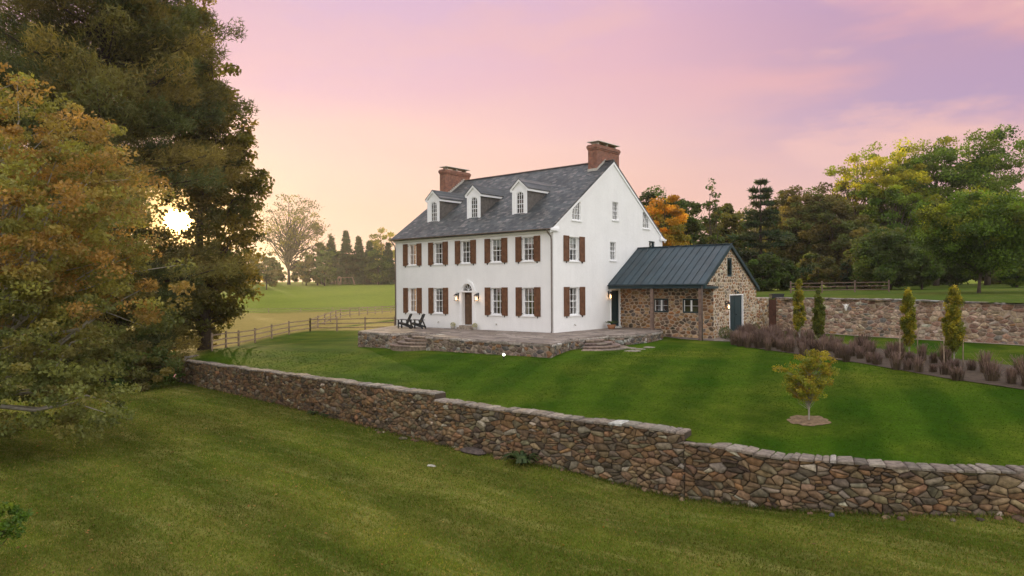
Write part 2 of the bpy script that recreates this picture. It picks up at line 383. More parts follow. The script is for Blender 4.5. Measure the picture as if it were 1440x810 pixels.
def fast_mesh(name, V, F, C, mats, parent=None, smooth=False):
    """V (n,3); F (m,k) constant size; C (m,3)"""
    me = bpy.data.meshes.new(name); k = F.shape[1]
    me.vertices.add(len(V)); me.vertices.foreach_set('co', V.astype(np.float32).ravel())
    me.loops.add(F.size); me.loops.foreach_set('vertex_index', F.astype(np.int32).ravel())
    me.polygons.add(len(F)); me.polygons.foreach_set('loop_start', (np.arange(len(F))*k).astype(np.int32))
    me.polygons.foreach_set('loop_total', np.full(len(F), k, np.int32))
    me.polygons.foreach_set('use_smooth', np.full(len(F), smooth))
    for m_ in (mats if isinstance(mats, (list, tuple)) else [mats]): me.materials.append(M[m_])
    if C is not None:
        a = me.attributes.new('Col', 'FLOAT_COLOR', 'FACE')
        a.data.foreach_set('color', np.concatenate([C, np.ones((len(C), 1))], 1).astype(np.float32).ravel())
    me.update(calc_edges=True)
    o = bpy.data.objects.new(name, me); return link(o, parent)

# ------------------------------------------------------------------ terrain
ctrl = []
def cz(x, y, z): ctrl.append((x, y, z))
def cp(px, py, D): p = atD(px, py, D); ctrl.append(tuple(p))
WALL = [  # retaining wall: px, py of its top edge and the height of that top
    (250, 505, -1.9), (371, 521, -1.75), (500, 538, -1.5), (612, 553, -1.35), (612.5, 562, -1.59), (800, 586.5, -1.6), (963, 606, -1.6),
    (963.5, 620, -1.89), (1100, 640, -1.89), (1250, 653, -1.89), (1440, 662, -1.9), (1700, 668, -1.9), (2050, 668, -1.9)]
WPT = [onZ(*w) for w in WALL]
for p in WPT: cz(p[0], p[1], min(p[2], -1.5)-.13)
cz(4.75, -6.6, -.6); cz(1.9, -6.8, -.72); cz(-4, -6.2, -.78); cz(-10.9, -5.7, -.95); cz(-14.5, -1, -.95); cz(-14.5, 8, -.9); cz(-3, 18, -.6)
cz(4.4, -2.5, -.58); cz(4.8, 1, -.55); cz(4.8, 5, -.5); cz(6.6, 7, -.55); cz(7.5, 10, -.42); cz(7.5, 15, -.42)
cz(13, 13.5, -.5); cz(21, 10.5, -.42); cz(28, 7, -.45); cz(20, 0.3, -.7); cz(13.4, 4.4, -.59); cz(12, 5.8, -.54); cz(17.6, -10.4, -1.5)
cz(28, -5, -1.2); cz(35, 0, -1.); cz(45, -8, -1.6); cz(60, 10, -.6)
for a in [(298, 492.7, 50), (338.7, 486.8, 57), (375.5, 477.9, 62), (406.6, 470.5, 66), (436.2, 466, 69), (552.8, 464.6, 64),
          (538, 441, 120), (480, 447, 95), (335, 440.5, 155), (450, 439, 158), (555, 437, 155), (250, 442, 155),
          (450, 417, 215), (540, 417, 215), (350, 417, 215), (450, 398.6, 300), (560, 398.4, 300), (330, 399, 300), (150, 400, 300), (150, 442, 160), (0, 442, 160), (0, 402, 300)]: cp(*a)
for x, y, z in [(-200, 600, 8), (300, 600, 6), (-600, 100, 4), (-900, -500, 0), (300, 200, 3), (500, -200, 0), (0, -600, -6), (-500, -400, -5), (600, -700, -4), (-60, -40, -3.2), (-90, -60, -4), (0, 60, 1), (0, 120, 2.4), (60, 120, 2.5), (150, 150, 3), (1200, 1200, 8), (-1200, 1200, 10), (-1300, -1300, -8), (1300, -1300, -5)]: cz(x, y, z)
CT = np.array(ctrl); cc_ = 5.0
def _k(d2): return np.sqrt(d2+cc_**2)
_A = _k(((CT[:, None, :2]-CT[None, :, :2])**2).sum(-1)); _A -= np.eye(len(CT))*.25
_mu = CT[:, 2].mean(); _w = np.linalg.solve(_A, CT[:, 2]-_mu)
def T(x, y):
    x = np.asarray(x, float); y = np.asarray(y, float); sh_ = x.shape; x = x.ravel(); y = y.ravel(); out = np.empty(len(x))
    for i in range(0, len(x), 20000):
        d2 = (x[i:i+20000, None]-CT[None, :, 0])**2+(y[i:i+20000, None]-CT[None, :, 1])**2
        out[i:i+20000] = _k(d2)@_w+_mu
    return out.reshape(sh_)
def T1(x, y): return float(T(np.array([x]), np.array([y]))[0])

WL = [np.array(p[:2]) for p in WPT]
WL = [p for i, p in enumerate(WL) if i == 0 or np.linalg.norm(p-WL[i-1]) > .3]
dL = WL[0]-WL[1]; dL /= np.linalg.norm(dL); dE = WL[-1]-WL[-2]; dE /= np.linalg.norm(dE)
WLX = [WL[0]+np.array((-1., -.1))*400]+WL+[WL[-1]+dE*500]
def sdist(P, L):
    """signed distance (positive on the house side) to polyline, and arclength of the nearest point"""
    best = np.full(len(P), 1e18); sg = np.zeros(len(P)); al = np.zeros(len(P)); acc = 0
    for a, b in zip(L[:-1], L[1:]):
        d = b-a; ln = np.linalg.norm(d); u = d/ln; w = P-a; t = np.clip(w@u, 0, ln); q = w-t[:, None]*u
        dd = (q**2).sum(1); s_ = u[0]*w[:, 1]-u[1]*w[:, 0]; k = dd < best-1e-9
        best[k] = dd[k]; sg[k] = np.sign(s_[k]); al[k] = acc+t[k]; acc += ln
    return np.sqrt(best)*sg, al
# lower ground: base heights along the wall
BOT = [(-30, -3.3), (0, -3.35), (12, -3.4), (27, -3.27), (33, -3.35), (37, -3.6), (41, -3.28), (45, -3.02), (50, -2.95), (80, -2.9)]
def L_(x, y):
    x = np.asarray(x, float); sh_ = x.shape; P = np.stack([x.ravel(), np.asarray(y, float).ravel()], 1)
    d, al = sdist(P, WLX); al = al-400*math.hypot(1, .1)
    base = np.interp(al, [b[0] for b in BOT], [b[1] for b in BOT])
    far = -3.35-np.clip(-d-10, 0, 400)*.004
    z = base+(far-base)*np.clip(-d/9, 0, 1)
    fade = np.clip((al+34)/26, 0, 1); fade = fade*fade*(3-2*fade)
    t = T(x.ravel(), np.asarray(y).ravel())-.06
    fade2 = fade*1.0
    return (z*fade2+t*(1-fade2)).reshape(sh_)
def L1(x, y): return float(L_(np.array([x]), np.array([y]))[0])

def axis(a, b, step, far):
    mid = list(np.arange(a, b+1e-6, step)); out = mid[:]; s_ = step; v = b
    while v < far: s_ *= 1.13; v += s_; out.append(v)
    s_ = step; v = a
    while v > -far: s_ *= 1.13; v -= s_; out.insert(0, v)
    return np.array(out)
GWL = [np.array((6.3, 16.9)), np.array((7.0, 16.35)), np.array((14.9, 14.0)), np.array((21.4, 11.1)), np.array((30., 7.1)), np.array((44, 0.5))]
GWZ = [1.87, 1.87, 1.85, 1.68, 1.66, 1.66]
def up_h(x, y):
    P = np.stack([x.ravel(), y.ravel()], 1); d, al = sdist(P, [GWL[0]+np.array((-60., 6))]+GWL+[GWL[-1]+np.array((300., -120))])
    z = 1.72+np.clip(d, 0, 60)/60*.9+np.clip(d-60, 0, 1000)*.004
    k = np.clip((x.ravel()+26)/22, 0, 1)*np.clip((90-y.ravel())/50, 0, 1); k = k*k*(3-2*k)
    t = T(x.ravel(), y.ravel())
    # rises to the main field height out at the sides so no step shows
    k2 = np.clip((x.ravel()+26)/22, 0, 1)
    return (t-.15)*(1-k2)+k2*z, d
def U1(x, y): return float(up_h(np.array([x]), np.array([y]))[0][0])

def sheet(name, hfun, keep, xs, ys, mat_, zone=None):
    gx, gy = np.meshgrid(xs, ys, indexing='ij'); z = hfun(gx, gy)
    nx, ny = gx.shape; idx = np.arange(nx*ny).reshape(nx, ny)
    F = np.stack([idx[:-1, :-1], idx[1:, :-1], idx[1:, 1:], idx[:-1, 1:]], -1).reshape(-1, 4)
    V = np.stack([gx.ravel(), gy.ravel(), z.ravel()], 1)
    c = V[F].mean(1); k = keep(c[:, 0], c[:, 1]); F = F[k]
    u, inv = np.unique(F, return_inverse=True); V = V[u]; F = inv.reshape(F.shape)
    o = fast_mesh(name, V, F, None, mat_, smooth=True); tag(o, kind='structure')
    if zone is not None:
        a = o.data.attributes.new('zone', 'FLOAT_COLOR', 'POINT')
        zc = zone(V[:, 0], V[:, 1]); a.data.foreach_set('color', np.concatenate([zc, np.ones((len(V), 1))], 1).astype(np.float32).ravel())
    return o

_d = np.array((-1., -.1)); _nb = np.array((.0995, -.995)); _u = np.concatenate([[0], np.cumsum(np.full(150, .35)*1.03**np.arange(150))]); _u = _u[_u < 380]
_c = WL[0][None]+np.array((.25, 0))*0+_u[:, None]*_d[None]; _rows = []
for k in range(5):
    q = _c+_nb[None]*(-.75+1.5*k/4); zt = T(_c[:, 0]-_nb[0]*.75, _c[:, 1]-_nb[1]*.75); zb = L_(_c[:, 0]+_nb[0]*.75, _c[:, 1]+_nb[1]*.75); t_ = k/4; t_ = t_*t_*(3-2*t_); _rows.append(np.column_stack([q, zt*(1-t_)+zb*t_+.02]))
_V = np.concatenate(_rows); _n = len(_u)
_F = np.array([(k*_n+i, (k+1)*_n+i, (k+1)*_n+i+1, k*_n+i+1) for k in range(4) for i in range(_n-1)])
bank = fast_mesh('grass_bank', _V, _F, None, 'lower', smooth=True); tag(bank, kind='structure')

def fpt(px, py, D): p = atD(px, py, D); return np.array(p[:2])
F1 = [fpt(285, 495.5, 47), fpt(298, 492.7, 50), fpt(338.7, 486.8, 57), fpt(375.5, 477.9, 62), fpt(406.6, 470.5, 66), fpt(436.2, 466, 69)]
FG = [F1[-1], fpt(553, 464.6, 64), fpt(640, 462, 60)]
F2 = [F1[-1], fpt(480, 447, 95), fpt(538, 441, 120), fpt(600, 437, 150)]
FM = [fpt(200, 442, 155), fpt(335, 440.5, 155), fpt(450, 439, 158), fpt(538, 437.5, 158), fpt(640, 437, 160)]
def zone(x, y):
    P = np.stack([x, y], 1)
    ext = [F1[0]+(F1[0]-F1[2])*8]+F1+FG[1:]+[FG[-1]+np.array((300., 200))]
    d, _ = sdist(P, ext)            # beyond fence 1
    dm, _ = sdist(P, [FM[0]+np.array((-600, -250.))]+FM+[FM[-1]+np.array((400., 250))])
    D = (P-CAM[:2])@CF[:2]
    tall = np.clip(d/1.5, 0, 1)*(1-np.clip(dm/2, 0, 1))*(D > 40)
    past = np.clip((dm+1)/2, 0, 1)*(D > 60)
    return np.stack([past, tall, tall*0], 1)

xs = axis(-32, 32, .34, 1250); ys = axis(-22, 24, .34, 1250)
keepL = lambda x, y: sdist(np.stack([x, y], 1), WLX)[0] > .14
lawn = sheet('lawn', T, keepL, xs, ys, 'lawn', zone)
xs2 = axis(-30, 36, .4, 1250); ys2 = axis(-34, -8, .4, 1250)
lower = sheet('lower_lawn', L_, lambda x, y: sdist(np.stack([x, y], 1), WLX)[0] < .9, xs2, ys2, 'lower')
def keepU(x, y):
    d = up_h(x, y)[1]; return (d > -.1) & (x > -28) & (y > 5-.45*np.clip(x-6, 0, 1e9)*0 - 400)
upf = sheet('upper_field', lambda x, y: up_h(x, y)[0].reshape(x.shape), keepU, axis(-28, 40, .6, 1200), axis(-10, 90, .6, 1200), 'upper')

# ------------------------------------------------------------------ stone facing
PAL = {
 'retain': [((.17, .105, .055), 4), ((.135, .09, .052), 3.5), ((.20, .14, .08), 3), ((.11, .088, .062), 2), ((.20, .115, .055), 1.8), ((.19, .155, .11), 1.2), ((.36, .31, .23), .35), ((.072, .052, .034), 2.2), ((.14, .115, .068), 2)],
 'cottage': [((.28, .14, .06), 3), ((.20, .115, .065), 3), ((.33, .21, .11), 3), ((.15, .105, .075), 2), ((.40, .27, .15), 1.5), ((.17, .145, .12), 1.2), ((.10, .075, .055), 1.2)],
 'gable': [((.30, .185, .095), 3), ((.21, .13, .07), 2.4), ((.38, .29, .19), 2.5), ((.18, .145, .11), 1.5), ((.43, .36, .27), 1.4), ((.26, .125, .06), 1.)],
 'garden': [((.29, .195, .13), 3), ((.36, .265, .18), 3), ((.25, .15, .105), 3), ((.19, .14, .105), 2), ((.42, .33, .235), 2), ((.36, .20, .09), .3), ((.20, .18, .155), 1), ((.44, .38, .30), .9)],
 'terrace': [((.20, .155, .12), 3), ((.14, .105, .08), 3), ((.27, .22, .175), 2), ((.11, .10, .09), 1.5), ((.32, .30, .27), 1), ((.21, .12, .065), 1)],
 'steps': [((.24, .19, .15), 3), ((.19, .14, .11), 2)],
}
def pick(pal, r):
    p = PAL[pal]; t = r.random()*sum(w for _, w in p)
    for c, w in p:
        t -= w
        if t <= 0: break
    k = r.uniform(.78, 1.25); return tuple(min(.8, x*k*r.uniform(.94, 1.06)) for x in c)
def clip_half(poly, nx, ny, c):
    out = []; n = len(poly)
    for i in range(n):
        a = poly[i]; b = poly[(i+1) % n]; da = a[0]*nx+a[1]*ny-c; db = b[0]*nx+b[1]*ny-c
        if da <= 0: out.append(a)
        if (da < 0 < db) or (db < 0 < da):
            t = da/(da-db); out.append((a[0]+(b[0]-a[0])*t, a[1]+(b[1]-a[1])*t))
    return out
def voronoi(x0, x1, y0, y1, cw, ch, r, drop=.14, jit=.42, small=0.):
    ax = ch/cw; seeds = []; nr = max(1, int((y1-y0)/ch)+1); ncol = int((x1-x0)/cw)+2; grid = {}
    for j in range(-1, nr+1):
        for i in range(-1, ncol):
            if r.random() < drop: continue
            x = x0+(i+.5+(j % 2)*.5+r.uniform(-jit, jit))*cw; y = y0+(j+.5+r.uniform(-jit, jit)*.9)*ch
            grid.setdefault((i, j), []).append(len(seeds)); seeds.append((x*ax, y, i, j))
            if r.random() < small:
                for q in range(r.choice((1, 1, 2))):
                    grid[(i, j)].append(len(seeds)); seeds.append((x*ax+r.uniform(-.45, .45)*ch, y+r.uniform(-.5, .5)*ch, i, j))
    cells = []
    for k, (sx, sy, i, j) in enumerate(seeds):
        if not (x0-cw <= sx/ax <= x1+cw and y0-ch <= sy <= y1+ch): continue
        poly = [(sx-2*ch, sy-2*ch), (sx+2*ch, sy-2*ch), (sx+2*ch, sy+2*ch), (sx-2*ch, sy+2*ch)]
        for dj in (-3, -2, -1, 0, 1, 2, 3):
            for di in (-3, -2, -1, 0, 1, 2, 3):
                for q in grid.get((i+di, j+dj), ()):
                    if q == k: continue
                    nx, ny = seeds[q][0]-sx, seeds[q][1]-sy
                    poly = clip_half(poly, nx, ny, ((seeds[q][0]**2+seeds[q][1]**2)-(sx*sx+sy*sy))/2)
                    if not poly: break
        if len(poly) >= 3: cells.append([(p[0]/ax, p[1]) for p in poly])
    return cells
def add_stone(mb, poly, fmap, gap, prot, pal, r, mi=0, rings=2, rnd_=(.16, .3)):
    n = len(poly)
    A = sum(poly[i][0]*poly[(i+1) % n][1]-poly[(i+1) % n][0]*poly[i][1] for i in range(n))/2
    if abs(A) < .003: return
    if A < 0: poly = poly[::-1]
    cx = sum(p[0] for p in poly)/n; cy = sum(p[1] for p in poly)/n
    # chaikin corner cut once
    q = []
    for i in range(n):
        a = poly[i]; b = poly[(i+1) % n]; t = r.uniform(*rnd_)
        q += [(a[0]+(b[0]-a[0])*t, a[1]+(b[1]-a[1])*t), (a[0]+(b[0]-a[0])*(1-t), a[1]+(b[1]-a[1])*(1-t))]
    poly = q; n = len(poly); rr = math.sqrt(abs(A)/math.pi); sc_ = max(.45, 1-gap/rr)
    p_ = prot*r.uniform(.45, 1.25); tx = r.uniform(-.25, .25); ty = r.uniform(-.25, .25); col = pick(pal, r)
    vs = []; 
    for (k, d) in ((1., -.02), (.97, p_*.62), (.86, p_)):
        for x, y in poly:
            dx = (x-cx)*sc_*k; dy = (y-cy)*sc_*k
            vs.append(fmap(cx+dx, cy+dy, d+(dx*tx+dy*ty if d > 0 else 0)*.5+(r.uniform(-.006, .006) if d > 0 else 0)))
    vs.append(fmap(cx, cy, p_*1.08))
    fs = []
    for k in range(2):
        for i in range(n): fs.append((k*n+i, k*n+(i+1) % n, (k+1)*n+(i+1) % n, (k+1)*n+i))
    for i in range(n): fs.append((2*n+i, 2*n+(i+1) % n, 3*n))
    mb.add(vs, fs, mi, col, True)

def pathmap(pts):
    """pts: list of (x,y). returns fmap(s,h,d) where d is out to the right-hand side of travel"""
    P = [np.array(p, float) for p in pts]; seg = [np.linalg.norm(b-a) for a, b in zip(P[:-1], P[1:])]; cum = np.concatenate([[0], np.cumsum(seg)])
    nr = []
    for a, b in zip(P[:-1], P[1:]): u = (b-a)/np.linalg.norm(b-a); nr.append(np.array((u[1], -u[0])))
    def f(s, h, d):
        k = int(np.clip(np.searchsorted(cum, s)-1, 0, len(seg)-1)); t = (s-cum[k])/seg[k]; p = P[k]+(P[k+1]-P[k])*t
        n_ = nr[k]
        if t > .5 and k+1 < len(nr): w = (t-.5); n_ = nr[k]*(1-w)+nr[k+1]*w
        elif t < .5 and k > 0: w = (.5-t); n_ = nr[k]*(1-w)+nr[k-1]*w
        n_ = n_/np.linalg.norm(n_); p = p+n_*d
        return (p[0], p[1], h)
    return f, cum[-1]

def coping(mb, fmap, s0, s1, topf, back, front, th, pal, r, mi=0, lw=(.35, .75), ck=1., cj=.02):
    s = s0
    while s < s1-.05:
        w = min(r.uniform(*lw), s1-s); a, b = s+.012, s+w-.012; z1 = topf(s+w/2)+r.uniform(-cj, cj); z0 = topf(s+w/2)-th*1.25-cj
        f_ = front+r.uniform(-1.8*cj, 1.8*cj); b_ = back+r.uniform(-.04, .04); t = r.uniform(-.8, .8)*cj
        i = .035
        lo = [fmap(a, z0, f_), fmap(b, z0, f_+r.uniform(-.02, .02)), fmap(b, z0, -b_), fmap(a, z0, -b_)]
        hi = [fmap(a+i, z1+t, f_-i), fmap(b-i, z1-t, f_-i), fmap(b-i, z1-t, -b_+i), fmap(a+i, z1+t, -b_+i)]
        me_ = [(p[0], p[1], z1-.025+(t if k in (0, 3) else -t)) for k, p in enumerate(lo)]
        c = pick(pal, r); gavg = sum(c)/3; c = tuple(ck*min(.5, (x*.35+gavg*.65)*1.25+o_) for x, o_ in zip(c, (.085, .068, .048)))
        mb.hexa(lo+me_, mi, c); mb.hexa(me_+hi, mi, c)
        s += w

def rubble_wall(name, pts, topf, botf, thick, pal, mortar, cw, ch, gap, prot, r, cop=.09, ends=True, lbl=None, cat=None, cover=.04, coplw=(.35, .75), drop=.14, small=0., rnd_=(.16, .3), copk=1., copj=.02):
    fmap, Ltot = pathmap(pts); mb = MB()
    n = max(2, int(Ltot/.5)); S = [Ltot*i/n for i in range(n+1)]
    for a, b in zip(S[:-1], S[1:]):     # mortar core
        za, zb = topf(a+1e-3)-cop, topf(b-1e-3)-cop; la, lb = botf(a)-.35, botf(b)-.35
        mb.hexa([fmap(a, la, 0), fmap(b, lb, 0), fmap(b, lb, -thick), fmap(a, la, -thick), fmap(a, za, 0), fmap(b, zb, 0), fmap(b, zb, -thick), fmap(a, za, -thick)], 1)
    zlo = min(botf(s) for s in S)-.3; zhi = max(topf(s) for s in S)
    for poly in voronoi(0, Ltot, zlo, zhi, cw, ch, r, drop, .46 if small else .4, small):
        cx = sum(p[0] for p in poly)/len(poly); cy = sum(p[1] for p in poly)/len(poly)
        if cx < -cw or cx > Ltot+cw: continue
        cx = min(max(cx, 0), Ltot); tp = topf(cx)-cop; bt = botf(cx)-.3
        if cy > tp+ch or cy < bt-.1: continue
        poly = clip_half(poly, 0, 1, tp); poly = clip_half(poly, 1, 0, Ltot); poly = clip_half(poly, -1, 0, 0)
        if len(poly) > 2: add_stone(mb, poly, fmap, gap, prot, pal, r, rnd_=rnd_)
    if cop > 0: coping(mb, fmap, 0, Ltot, topf, thick-.02, prot+.02, cop, pal, r, lw=coplw, ck=copk, cj=copj)
    o = mb.build(name, ['stone', mortar])
    return tag(o, lbl, cat) if lbl else o

r1 = random.Random(11)
segs = [(WL[0:4], [w[2] for w in WALL[0:4]], 0), (None, None, 0), (None, None, 0)]
WXY = [np.array(p[:2]) for p in WPT]
off = 0.
lens = []
def arcs(P): return np.concatenate([[0], np.cumsum([np.linalg.norm(b-a) for a, b in zip(P[:-1], P[1:])])])
allarc = arcs(WXY)
rw = empty('retaining_wall', (5., -14.4, -3.4), 0, 'long fieldstone retaining wall stepping down across the lawn in front', 'stone wall')
for (i0, i1) in ((0, 4), (4, 7), (7, 13)):
    P = [WXY[i] for i in range(i0, i1)]; Z_ = [WALL[i][2] for i in range(i0, i1)]
    P = [p for p in P]; A_ = arcs(P); base0 = allarc[i0]
    if i0 > 0: P[0] = WXY[i0-1]+0
    A_ = arcs(P)
    tf = lambda s, A_=A_, Z_=Z_: float(np.interp(s, A_, Z_))+.035*math.sin(s*1.7)*0.6
    bf = lambda s, b0=base0: float(np.interp(s+b0, [b[0] for b in BOT], [b[1] for b in BOT]))
    w_ = rubble_wall('wall_section', P, tf, bf, .5, 'retain', 'mortar_dark', .31, .165, .007, .09, r1, cop=.05, copk=.8, drop=.28, small=.6, rnd_=(.04, .12), coplw=(.16, .5), copj=.018)
    w_.parent = rw; w_.matrix_parent_inverse = Matrix.Translation(-Vector(rw.location))
# return stub of the wall going back at its far left end
e0 = WXY[0]; e1 = fpt(296, 494, 49.5)
w_ = rubble_wall('wall_return', [e0+np.array((.3, .2)), e1], lambda s: -1.8, lambda s: -2.6, .45, 'retain', 'mortar_dark', .34, .22, .006, .07, r1, cop=.055, copk=.62, drop=.3, small=.5, rnd_=(.07, .2))
w_.parent = rw; w_.matrix_parent_inverse = Matrix.Translation(-Vector(rw.location))

# ------------------------------------------------------------------ house
HX, HD, HE, HRZ = -13.942, 13.114, 6.2, 10.86
house = empty('farmhouse', (-7, 6.5, 0), 0, 'large white stucco farmhouse with slate roof, three dormers and brown shutters', 'house')
def hp(o, par=None):
    """parent to the house empty keeping world placement"""
    par = par or house; o.parent = par
    if par is house: o.matrix_parent_inverse = Matrix.Translation(-Vector(house.location))
    return o
def wall_holes(mb, outer, holes, fmap, depth, mi=0):
    loops = [outer]+holes; flat = [p for l in loops for p in l]
    tris = tessellate_polygon([[Vector((p[0], p[1], 0)) for p in l] for l in loops])
    vs = [fmap(p[0], p[1], 0) for p in flat]; fs = []
    for t in tris:
        a, b, c = (flat[i] for i in t); ar = (b[0]-a[0])*(c[1]-a[1])-(c[0]-a[0])*(b[1]-a[1])
        fs.append(t if ar > 0 else t[::-1])
    mb.add(vs, fs, mi)
    for h in holes:
        n = len(h); vs = [fmap(p[0], p[1], 0) for p in h]+[fmap(p[0], p[1], -depth) for p in h]
        ar = sum(h[i][0]*h[(i+1) % n][1]-h[(i+1) % n][0]*h[i][1] for i in range(n))
        fs = [(i, (i+1) % n, n+(i+1) % n, n+i) for i in range(n)]
        if ar < 0: fs = [f[::-1] for f in fs]
        mb.add(vs, fs, mi)
def rect(x0, x1, z0, z1): return [(x0, z0), (x1, z0), (x1, z1), (x0, z1)]
def qarc(x0, x1, z0, z1, side):
    """quarter-round light: straight side + curve"""
    w = x1-x0; h = z1-z0; pts = []
    if side == 'R':   # straight edge at x1, curve falls to the left
        pts = [(x0, z0), (x1, z0), (x1, z1)]+[(x1-w*math.sin(t), z0+(h*.22)+(h*.78)*math.cos(t)) for t in np.linspace(.15, math.pi/2, 8)]
    else:
        pts = [(x1, z0), (x1-0, z0+h*.22)]; pts = [(x0, z0), (x1, z0)]+[(x0+w*math.sin(t), z0+h*.22+h*.78*math.cos(t)) for t in np.linspace(math.pi/2, .15, 8)]+[(x0, z1)]
    return pts
front = lambda s, h, d: (s, -d, h)          # s = x
gabl = lambda s, h, d: (d, s, h)            # s = y
WF = [(-13.075, -11.203), (-10.519, -8.65), (-7.98, -6.12), (-5.365, -3.493), (-2.831, -.943)]
SW = .475
fh = []; fwin = []
for i, (a, b) in enumerate(WF):
    for (z0, z1, lvl) in ((4.25, 5.68, 1), (.98, 2.64, 0)):
        if i == 2 and lvl == 0: continue
        x0, x1 = a+SW, b-SW; fh.append(rect(x0, x1, z0, z1)); fwin.append((x0, x1, z0, z1, lvl, i))
dcx, dz0, dz1 = -6.92, .25, 2.36
arch = [(dcx-.44, 2.46), (dcx+.44, 2.46)]+[(dcx+.44*math.cos(t), 2.46+.44*math.sin(t)) for t in np.linspace(.15, math.pi-.15, 10)]
mb = MB()
DR = rect(dcx-.46, dcx+.46, dz0, dz1)
wall_holes(mb, rect(HX, 0, -1.2, HE), fh+[DR, arch], front, .3)
GW_ = [(1.53, 2.6, 4.25, 5.68), (1.53, 2.6, .98, 2.64)]
gh = [rect(*w) for w in GW_]
gmid = [(6.11, 6.83, 4.39, 5.58), (6.42, 7.14, 7.03, 8.2)]; gh += [rect(*w) for w in gmid]
gsm = (11.14, 12.0, 4.75, 5.86); gh.append(rect(*gsm))
qL = qarc(1.9, 2.82, 6.72, 7.85, 'R'); qR = qarc(10.33, 11.25, 6.72, 7.85, 'L'); gh += [qL, qR]
pdoor = rect(6.17, 7.27, .08, 2.42); gh.append(pdoor)
wall_holes(mb, [(0, -1.2), (HD, -1.2), (HD, HE), (HD/2, HRZ-.03), (0, HE)], gh, gabl, .3)
# rear and left walls
mb.add([(HX, HD, -1.2), (0, HD, -1.2), (0, HD, HE), (HX, HD, HE)], [(1, 0, 3, 2)])
mb.add([(HX, 0, -1.2), (HX, HD, -1.2), (HX, HD, HE), (HX, HD/2, HRZ-.03), (HX, 0, HE)], [(0, 4, 3, 2, 1)])
hp(mb.build('wall', 'stucco'))

def window(x0, x1, z0, z1, fmap, rec, cols, rows, par, sill=True, mt='trim', curtain=None, meet=True, casing=.055, poly=None, upper_blind=False, lit=False, name='window'):
    mb = MB(); g = lambda a, b, c, d, e, f_, mi=0: mb.hexa([fmap(a, c, e), fmap(b, c, e), fmap(b, c, f_), fmap(a, c, f_), fmap(a, d, e), fmap(b, d, e), fmap(b, d, f_), fmap(a, d, f_)], mi)
    fr, bk_ = -rec+.05, -rec-.03
    g(x0, x0+casing, z0, z1, fr, bk_); g(x1-casing, x1, z0, z1, fr, bk_); g(x0+casing, x1-casing, z0, z0+casing*1.1, fr, bk_); g(x0+casing, x1-casing, z1-casing, z1, fr, bk_)
    a, b, c, d = x0+casing, x1-casing, z0+casing*1.1, z1-casing
    for i in range(1, cols): x = a+(b-a)*i/cols; g(x-.010, x+.010, c, d, fr-.025, bk_)
    for j in range(1, rows):
        z = c+(d-c)*j/rows; th = .024 if (meet and j == rows//2) else .010; g(a, b, z-th, z+th, fr-.02, bk_+.001)
    w = hp(mb.build(name, mt), par)
    pm = MB(); pm.add([fmap(a, c, bk_+.01), fmap(b, c, bk_+.01), fmap(b, d, bk_+.01), fmap(a, d, bk_+.01)], [(0, 1, 2, 3)])
    pm.build('pane', 'glass', w)
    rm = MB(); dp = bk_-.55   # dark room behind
    m_i = 'sunglow' if lit else 'interior'  # lit windows get an emissive sheet in place of low sun coming through
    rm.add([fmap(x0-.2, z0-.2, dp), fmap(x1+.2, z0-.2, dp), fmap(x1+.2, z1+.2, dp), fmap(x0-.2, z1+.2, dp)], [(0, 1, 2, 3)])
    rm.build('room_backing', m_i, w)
    if curtain:
        for (u0, u1) in ((a, a+(b-a)*.14), (b-(b-a)*.14, b)):
            k = 6; cm_ = MB()
            for q in range(k):
                v0 = u0+(u1-u0)*q/k; v1 = u0+(u1-u0)*(q+1)/k; o0 = bk_-.1-.03*(q % 2); o1 = bk_-.1-.03*((q+1) % 2)
                cm_.add([fmap(v0, c-.1, o0), fmap(v1, c-.1, o1), fmap(v1, d+.1, o1), fmap(v0, d+.1, o0)], [(0, 1, 2, 3)])
            cm_.build('curtain', 'curtain', w)
    if upper_blind:
        bm_ = MB(); zb = d-(d-c)*upper_blind
        bm_.hexa([fmap(a, zb, bk_-.06), fmap(b, zb, bk_-.06), fmap(b, zb, bk_-.08), fmap(a, zb, bk_-.08), fmap(a, d, bk_-.06), fmap(b, d, bk_-.06), fmap(b, d, bk_-.08), fmap(a, d, bk_-.08)])
        bm_.build('blind', 'blind', w)
    if sill:
        sm_ = MB(); sm_.hexa([fmap(x0-.06, z0-.09, .07), fmap(x1+.06, z0-.09, .07), fmap(x1+.06, z0-.09, -rec+.04), fmap(x0-.06, z0-.09, -rec+.04), fmap(x0-.06, z0-.02, .07), fmap(x1+.06, z0-.02, .07), fmap(x1+.06, z0+.012, -rec+.04), fmap(x0-.06, z0+.012, -rec+.04)])
        sm_.build('sill', mt, w)
    return w
